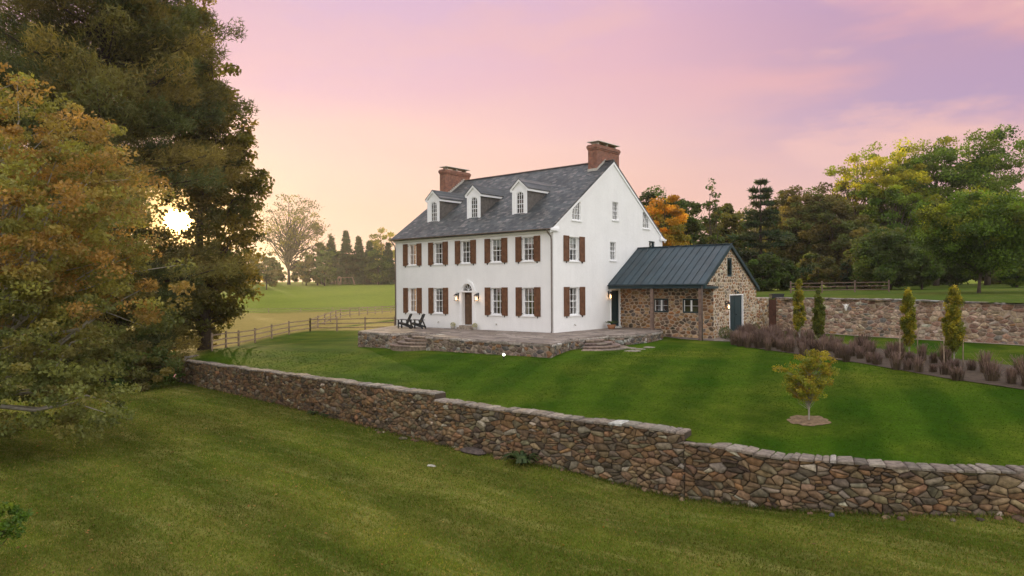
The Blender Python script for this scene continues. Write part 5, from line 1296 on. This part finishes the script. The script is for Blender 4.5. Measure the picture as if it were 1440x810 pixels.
# --- young trees in the garden
yt = atD(1137, 590, 22); yz = T1(yt[0], yt[1])
YEL = [(.31, .29, .03), (.23, .25, .028), (.38, .32, .035), (.17, .20, .025), (.30, .22, .03)]
make_tree('young_maple', (yt[0], yt[1], yz-.02), 2.5, [(0, 0, 1.42, .62, .62, .82), (.22, .12, 1.85, .5, .42, .34), (-.2, -.1, 1.1, .58, .55, .42), (-.6, -.45, 1.7, .2, .2, .14), (.65, .5, 1.5, .2, .2, .14)], 185, 58, .16, .06, YEL, .028, 301, 'young yellow-leaved maple alone on the lawn in a ring of mulch', per=1., th=.45, bark='bark_pale', shell=.2, gap=.1, thick=.35)
ring = [(yt[0], yt[1])]
V = [(yt[0], yt[1], T1(yt[0], yt[1])+.04)]; nr_ = 40
for i in range(nr_):
    a = 2*math.pi*i/nr_; rr = .56*(1+.10*math.sin(2*a+.5)+.07*math.sin(5*a+1)+.06*math.sin(11*a)+rnd.uniform(-.05, .05)); x, y = yt[0]+rr*math.cos(a), yt[1]+rr*math.sin(a); V.append((x, y, T1(x, y)+.018))
mb = MB(); mb.add(V, [(0, 1+i, 1+(i+1) % nr_) for i in range(nr_)], smooth=True); tag(mb.build('mulch_ring', M['chips']), kind='structure')
COLT = [(.26, .24, .022), (.19, .21, .022), (.32, .27, .025), (.14, .16, .02)]
COLG = [(.09, .115, .02), (.12, .14, .022), (.14, .14, .022)]
for i, (px, py, D, ty, wpx, pal, lb) in enumerate([(1124, 486, 38, 388, 17, COLT, 'slim upright young tree nearest the cottage, with a thin bare leader'), (1152, 492, 36, 404, 18, COLG, 'greenest slim upright young tree, second from the cottage'), (1278, 500, 31, 396, 21, COLT, 'slim yellow-topped upright young tree, third from the cottage'), (1341, 519, 28.6, 395, 29, COLT, 'widest slim upright young tree, farthest from the cottage')]):
    p = atD(px, py, D); z = T1(p[0], p[1]); H = atD(px, ty, D)[2]-z; w = wpx*D/1000/2
    make_tree('columnar_tree', (p[0], p[1], z-.03), H, [(0, 0, H*.58, w*.8, w*.8, H*.36), (0, 0, H*.42, w*.82, w*.82, H*.22), (0, 0, H*.8, w*.42, w*.42, H*.17)], 130, 90, w*.34, .08, pal, .03, 310+i, lb, group='slim young trees in the grass bed', per=.8, th=.4, shell=.1, gap=0, bark='bark_pale', flat=1.2)
    if i >= 2:
        for s in (-1, 1):
            q = np.array((p[0], p[1]))+np.array((.65, .55))*s*.45; st = MB(); zq = T1(q[0], q[1]); st.tube([(q[0], q[1], zq-.2), (q[0], q[1], zq+1.25)], .022, 6)
            tag(st.build('tree_stake', 'fence'), ['left', 'right'][s > 0]+' wooden stake beside the '+('third' if i == 2 else 'widest')+' slim upright tree', 'stake', 'stakes by the slim trees')

# --- ornamental grasses
def clump(seed, H, n=230):
    rs = np.random.RandomState(seed); Vv = []; F = []; Cc = []; tint = rs.uniform(.75, 1.25)
    for i in range(n):
        a = rs.uniform(0, 6.28); r = rs.uniform(0, .2); lean = abs(rs.normal(0, .2)); h = H*rs.uniform(.45, 1.08); d = np.array((math.cos(a), math.sin(a), 0)); s_ = np.array((-d[1], d[0], 0)); b = d*r
        p1 = b+d*lean*h*.35+np.array((0, 0, h*.6)); p2 = b+d*lean*h*1.0+np.array((0, 0, h)); w = .010
        o = len(Vv); Vv += [b-s_*w, b+s_*w, p1-s_*w*1.1, p1+s_*w*1.1, p2-s_*w*.8, p2+s_*w*.8]; F += [(o, o+1, o+3, o+2), (o+2, o+3, o+5, o+4)]
        lo = np.array((.10, .075, .05))*rs.uniform(.6, 1.3)*tint; hi = np.array((.165, .115, .105))*rs.uniform(.6, 1.4)*tint; Cc += [lo, hi]
    o = fast_mesh('ornamental_grass', np.array(Vv), np.array(F), np.array(Cc), 'plume'); return o
protos = [clump(400+i, h, n) for i, (h, n) in enumerate(((.92, 240), (.78, 200), (1.02, 260), (.6, 150), (.85, 130), (.95, 180)))]
rg = random.Random(77); used = set(); aF = arcs([np.array(p) for p in BF]); aB = arcs([np.array(p) for p in BB]); spots = []
for i in range(150):
    u = (i+rg.uniform(-.3, .3))/150; v = [.07, .55, .85, .30][i % 4]+rg.uniform(-.1, .1)
    if u > .33 and i % 4 == 2: continue
    if u > .55 and i % 4 == 3: continue
    if u > .3 and rg.random() < .2: continue
    spots.append((min(.98, max(.005, u**1.25)), v, i))
for u, v, i in spots:
    f_ = np.array([np.interp(u*aF[-1], aF, [p[k] for p in BF]) for k in (0, 1)]); b_ = np.array([np.interp(u*aB[-1], aB, [p[k] for p in BB]) for k in (0, 1)]); p = f_*(1-v)+b_*v
    k = rg.choice((0, 1, 2, 4, 5)) if u < .5 else rg.choice((1, 3, 4, 5, 3)); o = protos[k]
    if k in used: o = protos[k].copy(); COL.objects.link(o)
    used.add(k); s_ = rg.uniform(.55, .95); o.location = (p[0], p[1], T1(p[0], p[1])); o.rotation_euler = (0, 0, rg.uniform(0, 6.28)); o.scale = (s_*rg.uniform(1., 1.35), s_*rg.uniform(1., 1.35), s_)
    seg = 'left end of the bed near the cottage' if u < .25 else ('middle of the bed' if u < .55 else 'right end of the bed by the frame edge')
    row = 'front' if v < .5 else 'back'
    o['kind'] = 'thing'; sz_ = ['tall', 'broad', 'tallest dense', 'short', 'thin', 'medium'][k]; tag(o, f'{sz_} purple-brown ornamental grass tuft, {row} row, {seg}', 'ornamental grass', 'ornamental grasses in the bed, '+sz_+' '+row+' '+seg)
for k, o in enumerate(protos):
    if k not in used: bpy.data.objects.remove(o)

def bush(name, c, r, pal, seed, label, n=1600, leaf=.05, flat=.9, cat='bush'):
    rs = np.random.RandomState(seed); d = unit(rs.normal(size=(n, 3))); rr = r*(rs.uniform(.5, 1, (n, 1))**.4)*(1+.12*np.sin(d[:, :1]*5+d[:, 1:2]*4)); P = d*rr*np.array((1, 1, flat))+np.array((0, 0, r*flat))
    cols = np.array(pal)[rs.randint(0, len(pal), n)]*rs.uniform(.7, 1.3, (n, 1)); root = empty(name, c, 0, label, cat)
    mb = MB(); mb.tube([(0, 0, -.05), (0, 0, r*flat)], [.03, .015], 5)
    for k in range(5): a = k*1.26; mb.tube([(0, 0, r*.2), (r*.6*math.cos(a), r*.6*math.sin(a), r*flat*1.2)], [.015, .006], 4)
    mb.build('stem', 'bark', root); leaves('foliage', P, leaf, cols, rs, root); return root
bush('boxwood', (7.25, 7.35, -.5), .4, DGREEN, 501, 'dark clipped boxwood left of the cottage double door', flat=.95)
bush('boxwood', (7.6, 7.55, -.5), .27, [(.10, .14, .08), (.08, .12, .07)], 502, 'pale grey-green low shrub in front of the dark boxwood', n=900)
bush('boxwood', (7.15, 12.15, -.42), .36, OLIVE+DGREEN, 503, 'round clipped shrub right of the cottage double door')
def fern(c, label, s, seed, pal, n=26):
    rs = np.random.RandomState(seed); V = []; F = []; Cc = []
    for i in range(n):
        a = rs.uniform(0, 6.28); d = np.array((math.cos(a), math.sin(a), 0)); s_ = np.array((-d[1], d[0], 0)); L = s*rs.uniform(.6, 1.1); pts = []
        for t in np.linspace(0, 1, 6): pts.append(d*L*t*.75+np.array((0, 0, L*(1.25*t-1.0*t*t))))
        for j in range(5):
            w = .035*s/.5*math.sin((j+.7)/5.5*math.pi)+.008; o = len(V); V += [pts[j]-s_*w, pts[j]+s_*w, pts[j+1]+s_*w*.8, pts[j+1]-s_*w*.8]; F.append((o, o+1, o+2, o+3)); Cc.append(np.array(pal[rs.randint(len(pal))])*rs.uniform(.7, 1.3))
    return np.array(V)+np.array(c), np.array(F), np.array(Cc)
# plants rooted in and at the foot of the retaining wall
for i, (px, py, D, s, lb) in enumerate([(733, 641, 24.0, .95, 'leafy green weed growing against the retaining wall below its middle'), (440, 584, 33.8, .5, 'low green weed at the foot of the far part of the retaining wall'), (458, 587, 33.2, .42, 'smaller weed beside the other at the foot of the far retaining wall'), (1246, 722, 17.9, .14, 'tiny tuft of weeds at the foot of the near retaining wall')]):
    p = atD(px, py, D); z = L1(p[0], p[1]); rs = np.random.RandomState(520+i); n = 420
    V, F, C_ = fern((0, 0, 0), '', s, 510+i, [(.05, .085, .025), (.07, .10, .03)], 40)
    o = fast_mesh('weed', V, F, C_, 'leaf'); o.location = (p[0], p[1], z); tag(o, lb, 'weed')

# ------------------------------------------------------------------ fences
def rail_fence(pts, H, rails, spacing, hf, label, name='rail_fence', pr=.055, rh=.09, rt=.035, ext=0, wood='fence'):
    root = empty(name, (pts[0][0], pts[0][1], hf(*pts[0])), 0, label, 'fence'); inv = Matrix.Translation(-Vector(root.location)); A_ = arcs(pts); L = A_[-1]; n = max(1, round(L/spacing)); pos = []
    for i in range(n+1):
        s = L*i/n; x = np.interp(s, A_, [p[0] for p in pts]); y = np.interp(s, A_, [p[1] for p in pts]); pos.append((x, y, hf(x, y)))
    for x, y, z in pos:
        mb = MB(); mb.hexa([(x-pr, y-pr, z-.3), (x+pr, y-pr, z-.3), (x+pr, y+pr, z-.3), (x-pr, y+pr, z-.3), (x-pr, y-pr, z+H+.07), (x+pr, y-pr, z+H+.07), (x+pr, y+pr, z+H+.1), (x-pr, y+pr, z+H+.1)])
        o = mb.build('post', wood, root); o.matrix_parent_inverse = inv
    for a, b in zip(pos[:-1], pos[1:]):
        for k in range(rails):
            f = (k+1)/rails; h = H*f-.08; j = rnd.uniform(-.02, .02)
            mb = MB(); mb.bar((a[0], a[1], a[2]+h+j), (b[0], b[1], b[2]+h-j), rt, rh); o = mb.build('rail', wood, root); o.matrix_parent_inverse = inv
    return root
rail_fence(F1[1:], 1.18, 3, 3.0, T1, 'weathered post and rail fence running from the wall end toward the house')
rail_fence(FG, 1.2, 3, 3.4, T1, 'post and rail fence section meeting the left corner of the white house')
rail_fence(F2, 1.2, 3, 5., T1, 'post and rail fence running away along the tall grass')
rail_fence(FM, .95, 2, 6.5, T1, 'low two-rail fence at the bottom of the far green pasture')
FF = [fpt(452, 398.4, 287), fpt(500, 398.4, 288), fpt(570, 398.4, 290)]
rail_fence(FF, 1.5, 3, 6., T1, 'distant rail fence in front of the spruces', rh=.14, pr=.1)
FR = [fpt(1112, 407, 66), fpt(1168, 407, 66), fpt(1250, 407.5, 65)]
rail_fence(FR, .98, 3, 2.9, U1, wood='post', label='grey rail fence in front of the right-hand woods', rh=.07)
# play frame far across the pasture
p = atD(488, 398, 283); z = T1(p[0], p[1]); pf = empty('play_frame', (p[0], p[1], z), math.atan2(CR[1], CR[0]), 'far wooden swing frame before the spruces', 'play frame')
mb = MB()
for x in (-2.2, 2.2):
    mb.bar((x-.9*np.sign(x)*-1, -1., 0), (x, 0, 3.), .2, .2); mb.bar((x-.9*np.sign(x)*-1, 1., 0), (x, 0, 3.), .2, .2)
mb.bar((-2.4, 0, 3.05), (2.4, 0, 3.05), .2, .2); mb.build('frame', 'fence', pf)
mb = MB()
for x in (-.9, .9):
    for d in (-.25, .25): mb.bar((x+d, 0, .6), (x+d, 0, 3.), .05, .05)
    mb.box(x-.3, x+.3, -.12, .12, .55, .62)
mb.build('swing', 'fence', pf)
mb = MB(); mb.box(-3.6, -2.4, -.7, .7, 1.4, 1.5); 
for x in (-3.55, -2.45):
    for y in (-.65, .65): mb.bar((x, y, 0), (x, y, 2.6), .14, .14)
mb.hexa([(-3.8, -.9, 2.6), (-2.2, -.9, 2.6), (-2.2, .9, 2.6), (-3.8, .9, 2.6), (-3.05, -.9, 3.5), (-2.95, -.9, 3.5), (-2.95, .9, 3.5), (-3.05, .9, 3.5)]); mb.build('tower', 'fence', pf)

# ------------------------------------------------------------------ small things
M['black'] = mat('black_painted_wood', (.018, .02, .022), .5, .2, 8)
def adirondack():
    root = empty('adirondack_chair', (0, 0, 0))   # faces +x
    def part(name, f): mb = MB(); f(mb); return mb.build(name, 'black', root)
    def seat(mb):
        for i in range(6): x = .36-i*.095; z = .40-i*.026; mb.bar((x, -.26, z), (x, .26, z), .085, .022)
        for y in (-.25, .25): mb.bar((.40, y, .375), (-.48, y, .1), .03, .1)
    part('seat', seat)
    def back(mb):
        for i in range(5):
            y = -.2+i*.1; h = .98 - abs(i-2)*.02; mb.bar((-.14, y, .28), (-.44, y, h), .088, .022, up=(1, 0, 0))
        mb.bar((-.24, -.25, .5), (-.24, .25, .5), .03, .06); mb.bar((-.40, -.24, .82), (-.40, .24, .82), .03, .05)
    part('backrest', back)
    for y in (-.31, .31):
        part('armrest', lambda mb: mb.bar((.44, y, .59), (-.36, y, .56), .13, .025))
        part('leg', lambda mb: mb.bar((.34, y*.92, 0), (.34, y*.92, .575), .03, .1))
        part('leg', lambda mb: mb.bar((-.46, y*.84, 0), (-.22, y*.9, .55), .03, .09))
    return root
ch = adirondack(); p = onZ(571, 461.6, 0); q = onZ(589, 462.2, 0)
tag(ch, 'black slatted garden chair nearer the left end of the terrace', 'garden chair', 'black chairs on the terrace')
ch.location = (p[0], p[1]-.1, .002); ch.rotation_euler = (0, 0, R_(207))
c2 = copy_tree(ch); c2['label'] = 'black slatted garden chair nearer the front door'; c2.location = (q[0], q[1]-.1, .002); c2.rotation_euler = (0, 0, R_(203))

def planter(c, label, kind, seed):
    root = empty('planter', c, 0, label, 'planter')
    mb = MB(); rs = np.random.RandomState(seed)
    if kind == 'stone':
        mb.lathe((0, 0, 0), [(.11, 0), (.13, .02), (.16, .14), (.17, .16), (.15, .165)], 14); mb.build('pot', 'stonepot', root)
        n = 500; d = unit(rs.normal(size=(n, 3))); P = d*.16*np.array((1, 1, .85))+np.array((0, 0, .27)); cols = np.array([(.55, .55, .45), (.16, .2, .10), (.6, .58, .5)])[rs.randint(0, 3, n)]
        leaves('flowers', P, .05, cols, rs, root)
    else:
        mb.lathe((0, 0, 0), [(.17, 0), (.22, .05), (.28, .22), (.29, .27), (.26, .275)], 16); mb.build('pot', 'pot', root)
        V, F, C_ = fern((0, 0, .25), '', .62, seed, [(.04, .075, .02), (.06, .09, .025)], 60); fast_mesh('foliage', V, F, C_, 'leaf', root)
planter((-7.95, -.3, 0.001), 'small pale flower pot left of the front door', 'stone', 1)
planter((-5.98, -.32, 0.001), 'small pale flower pot right of the front door', 'stone', 2)
planter((.62, 5.25, 0.001), 'terracotta bowl with leafy plant by the side door', 'terra', 3)
mb = MB(); mb.box(.05, .45, 6.0, 6.8, 0.001, .1, 0, (.6, .6, .56)); tag(mb.build('side_door_step', 'stone'), 'low pale stone step below the side door', 'step')

# skull ornament on the garden wall
fmg, _L = pathmap(GWL[1:])
def wall_hit(px, py):
    d = ray(px, py); best = None
    for a, b in zip(GWL[1:-1], GWL[2:]):
        n_ = np.array(((b-a)[1], -(b-a)[0])); t = ((a-CAM[:2])@n_)/(d[:2]@n_); P_ = CAM+d*t; u = (P_[:2]-a)@(b-a)/((b-a)@(b-a))
        if 0 <= u <= 1: best = (P_, unit(n_))
    return best
hit, nn_ = wall_hit(1191, 432)
def loft(mb, rings):
    n = len(rings[0]); vs = [p for r_ in rings for p in r_]; fs = [(i*n+j, i*n+(j+1) % n, (i+1)*n+(j+1) % n, (i+1)*n+j) for i in range(len(rings)-1) for j in range(n)]
    fs += [tuple(range(n))[::-1], tuple(range((len(rings)-1)*n, len(rings)*n))]; mb.add(vs, fs, 0, smooth=True)
mb = MB(); ta = np.array((-nn_[1], nn_[0])); 
def sk(a, d, h): q = hit[:2]+ta*a+nn_*(d+.05); return (q[0], q[1], hit[2]+h)
rings = []
for (h, w, dep) in ((.21, .05, .05), (.17, .13, .10), (.08, .15, .14), (0., .10, .16), (-.1, .06, .15), (-.2, .045, .12), (-.23, .03, .07)):
    rings.append([sk(w*math.cos(t), max(0, dep*(.35+.65*math.sin(t))), h) for t in np.linspace(0, 2*math.pi, 13)[:-1]])
loft(mb, rings)
for s in (-1, 1): mb.tube([sk(s*.08, .06, .15), sk(s*.18, .07, .16), sk(s*.23, .06, .24)], [.035, .025, .006], 6)
sk_o = mb.build('skull_ornament', 'white'); tag(sk_o, 'white animal skull ornament hung on the garden wall', 'ornament')
em = MB()
for s in (-1, 1): em.lathe(sk(s*.065, .115, .06), [(.005, -.03), (.03, -.015), (.03, .015), (.005, .03)], 8)
em.build('eye_socket', 'dark_metal', sk_o)
# black box on the field edge above the gate
p = onZ(1092, 417, 1.74); p = atD(1092, 416, 50.5); z = U1(p[0], p[1]); r_ = math.atan2(CR[1], CR[0])
mb = MB(); mb.box(-.42, .42, -.3, .3, 0, .26); mb.box(-.45, .45, -.33, .33, .261, .31); mb.box(-.36, -.3, -.2, .2, -.05, -.002); mb.box(.3, .36, -.2, .2, -.05, -.002)
o = mb.build('storage_box', 'black'); o.location = (p[0], p[1], z+.06); o.rotation_euler = (0, 0, r_); tag(o, 'low black box on the field just behind the gate end of the garden wall', 'box')
# lit garden spot in front of the terrace
p = onZ(708.5, 505.5, -.74); z = T1(p[0], p[1]); g_ = empty('garden_light', (p[0], p[1], z), 0, 'small bright stake light on the lawn before the terrace', 'garden light')
mb = MB(); mb.tube([(0, 0, -.1), (0, 0, .12)], .015, 6); mb.lathe((0, 0, .1), [(.03, 0), (.05, .03), (.05, .1)], 10); mb.build('stake', 'dark_metal', g_)
mb = MB(); mb.lathe((0, 0, .2), [(.045, 0), (.065, .03), (.06, .08), (.02, .11)], 10); mb.build('lamp_head', 'spot', g_)
# stepping stones and loose rocks
def rock(name, c, sx, sy, sz, seed, rz, col, label, cat='rock', group=None, flat=False):
    rs = np.random.RandomState(seed); bm = bmesh.new(); bmesh.ops.create_icosphere(bm, subdivisions=2, radius=1)
    ph = rs.uniform(0, 6, 6)
    for v in bm.verts:
        k = 1+.16*math.sin(v.co.x*2.3+ph[0])+.13*math.sin(v.co.y*2.9+ph[1])+.12*math.sin(v.co.z*3.1+ph[2])+rs.uniform(-.05, .05)
        v.co = Vector((v.co.x*sx*k, v.co.y*sy*k, max(-.3, min(v.co.z, .75 if flat else .9))*sz*k))
    me = bpy.data.meshes.new(name); bm.to_mesh(me); bm.free(); me.materials.append(M['stone'])
    a = me.attributes.new('Col', 'FLOAT_COLOR', 'FACE'); a.data.foreach_set('color', np.tile(np.array((*col, 1.), np.float32), len(me.polygons)))
    o = bpy.data.objects.new(name, me); link(o); o.location = c; o.rotation_euler = (0, 0, rz); return tag(o, label, cat, group)
for i, (px, py, w, lb) in enumerate([(883, 489.5, .5, 'leftmost flat stepping stone beside the curved steps'), (889, 493.5, .5, 'lowest flat stepping stone, nearest the viewer'), (913, 488.5, .42, 'rightmost flat stepping stone toward the cottage porch'), (899, 491, .4, 'middle flat stepping stone in the lawn')]):
    p = onZ(px, py, -.57); z = T1(p[0], p[1]); rock('stepping_stone', (p[0], p[1], z), w, w*.7, .04, 600+i, i*1.1, (.22, .19, .15), lb, 'stepping stone', 'stepping stones by the side steps', True)
for i, (px, py, D, s, col, lb) in enumerate([(664, 634, 25.6, (.55, .22, .2), (.09, .07, .06), 'long dark boulder at the foot of the middle retaining wall'), (1170, 729.5, 18.3, (.07, .06, .06), (.10, .10, .12), 'small dark stone lying in the grass before the near wall'), (607, 661, 23.8, (.16, .09, .05), (.34, .32, .27), 'pale flat stone lying in the lower grass')]):
    p = atD(px, py, D); z = L1(p[0], p[1]); rock('boulder' if i == 0 else 'loose_stone', (p[0], p[1], z+s[2]*.3), *s, 620+i, .1*i, col, lb)
for i in range(26):   # rubble fallen along the foot of the wall
    s = rnd.uniform(22, 47); fm_, _ = pathmap([WXY[0]]+WXY[1:]); q = fm_(s, 0, rnd.uniform(.12, .42)); z = L1(q[0], q[1]); k = rnd.uniform(.05, .12)
    rock('loose_stone', (q[0], q[1], z+k*.2), k*1.3, k, k*.7, 650+i, rnd.uniform(0, 3), pick('retain', rnd), 'small loose stone lying along the foot of the retaining wall', 'rock', 'loose stones at the foot of the retaining wall')

# ------------------------------------------------------------------ short turf blades on the near ground
def turf(name, hf, side, dmin, dmax, n, h, cols, seed, x0=-40, x1=1480, wz=.016, stripe=(.13, .99, 1.75)):
    rs = np.random.RandomState(seed); D = dmin*(dmax/dmin)**rs.uniform(0, 1, n); px = rs.uniform(x0, x1, n)
    P = CAM[None, :2]+D[:, None]*(CF[:2][None]+CR[:2][None]*((px-720)/1000)[:, None])
    sd_, al = sdist(P, WLX); k = side(sd_, P); k = k & (rs.uniform(0, 1, n) < np.clip((dmax-D)/(dmax*.45), 0, 1)); P = P[k]; D = D[k]; z = hf(P[:, 0], P[:, 1]); n = len(P)
    a = rs.uniform(0, 6.28, n); w = wz*D/20*rs.uniform(.6, 1.3, n); hh = h*rs.uniform(.4, 1.2, n); lx, ly = rs.normal(0, .5, (2, n))*hh
    b = np.stack([np.cos(a)*w, np.sin(a)*w, np.zeros(n)], 1); c = np.column_stack([P, z-.005])
    V = np.stack([c-b, c+b, c+np.column_stack([lx, ly, hh])], 1).reshape(-1, 3); F = np.arange(3*n).reshape(-1, 3)
    ax, ay, w_ = stripe; st = .5+.5*np.sin((P[:, 0]*ax+P[:, 1]*ay)/w_*math.pi); pal = np.array(cols); C = pal[rs.randint(0, len(pal), n)]*rs.uniform(.75, 1.3, (n, 1))*(.82+.36*st[:, None])
    o = fast_mesh(name, V, F, C, 'turf'); return tag(o, kind='stuff')
M['turf'] = mat('turf_blade', (1, 1, 1), .9, .25, .5, attr=True, trans=.3, spec=.03)
tg = turf('lower_lawn_grass', L_, lambda d, P: d < -.03, 13.5, 60, 380000, .06, [(.10, .138, .017), (.08, .115, .014), (.13, .15, .022), (.20, .165, .05)], 900)
tg['label'] = 'short mown grass of the lower lawn in front of the retaining wall'; tg['category'] = 'grass'
def on_lawn(d, P): return (d > .55) & (((P-np.array(yt[:2]))**2).sum(1) > .6) & (P[:, 1] < 2.0) & ~((P[:, 0] < 6) & (P[:, 1] > -7.2))
tg = turf('lawn_grass', T, on_lawn, 17, 64, 240000, .03, [(.042, .088, .005), (.034, .075, .004), (.056, .105, .008)], 901, stripe=(.94, .33, 1.25))
tg['label'] = 'short striped grass of the upper lawn between the house and the retaining wall'; tg['category'] = 'grass'

tg = turf('wall_foot_grass', L_, lambda d, P: (d < -.0) & (d > -.28), 15, 60, 420000, .15, [(.085, .118, .015), (.06, .09, .013), (.15, .13, .04)], 902, wz=.012)
tg['label'] = 'longer uncut grass along the foot of the retaining wall'; tg['category'] = 'grass'
def fallen(name, n, seed, label):
    rs = np.random.RandomState(seed); D = rs.uniform(14, 44, n); px = rs.uniform(-40, 1440, n)
    k = rs.uniform(0, 1, n) < np.where(px < 420, 1., .22); D, px = D[k], px[k]
    P = CAM[None, :2]+D[:, None]*(CF[:2][None]+CR[:2][None]*((px-720)/1000)[:, None]); d, _ = sdist(P, WLX); k = d < -.1; P = P[k]
    Q = np.column_stack([P, L_(P[:, 0], P[:, 1])+.035]); C = np.array([(.30, .15, .04), (.22, .12, .05), (.36, .24, .06)])[rs.randint(0, 3, len(Q))]*rs.uniform(.6, 1.1, (len(Q), 1))
    o = leaves(name, Q, .075, C, rs, None, up=3.); tag(o, label, 'leaves', kind='stuff')
fallen('fallen_leaves', 2600, 903, 'fallen autumn leaves scattered over the lower lawn')

# ------------------------------------------------------------------ evening haze
hz = bpy.data.materials.new('haze'); hz.use_nodes = True; hz.node_tree.nodes.clear(); hn = NT(hz.node_tree)
pv = hn.n('ShaderNodeVolumePrincipled', ins={'Color': (.95, .9, .86, 1), 'Density': .00024, 'Anisotropy': .6}).outputs[0]
ho = hn.n('ShaderNodeOutputMaterial'); hz.node_tree.links.new(pv, ho.inputs['Volume'])
hb = MB(); hb.box(-1500, 1500, -1500, 1500, -40, 70); HZ = hb.build('haze', hz); tag(HZ, kind='stuff')
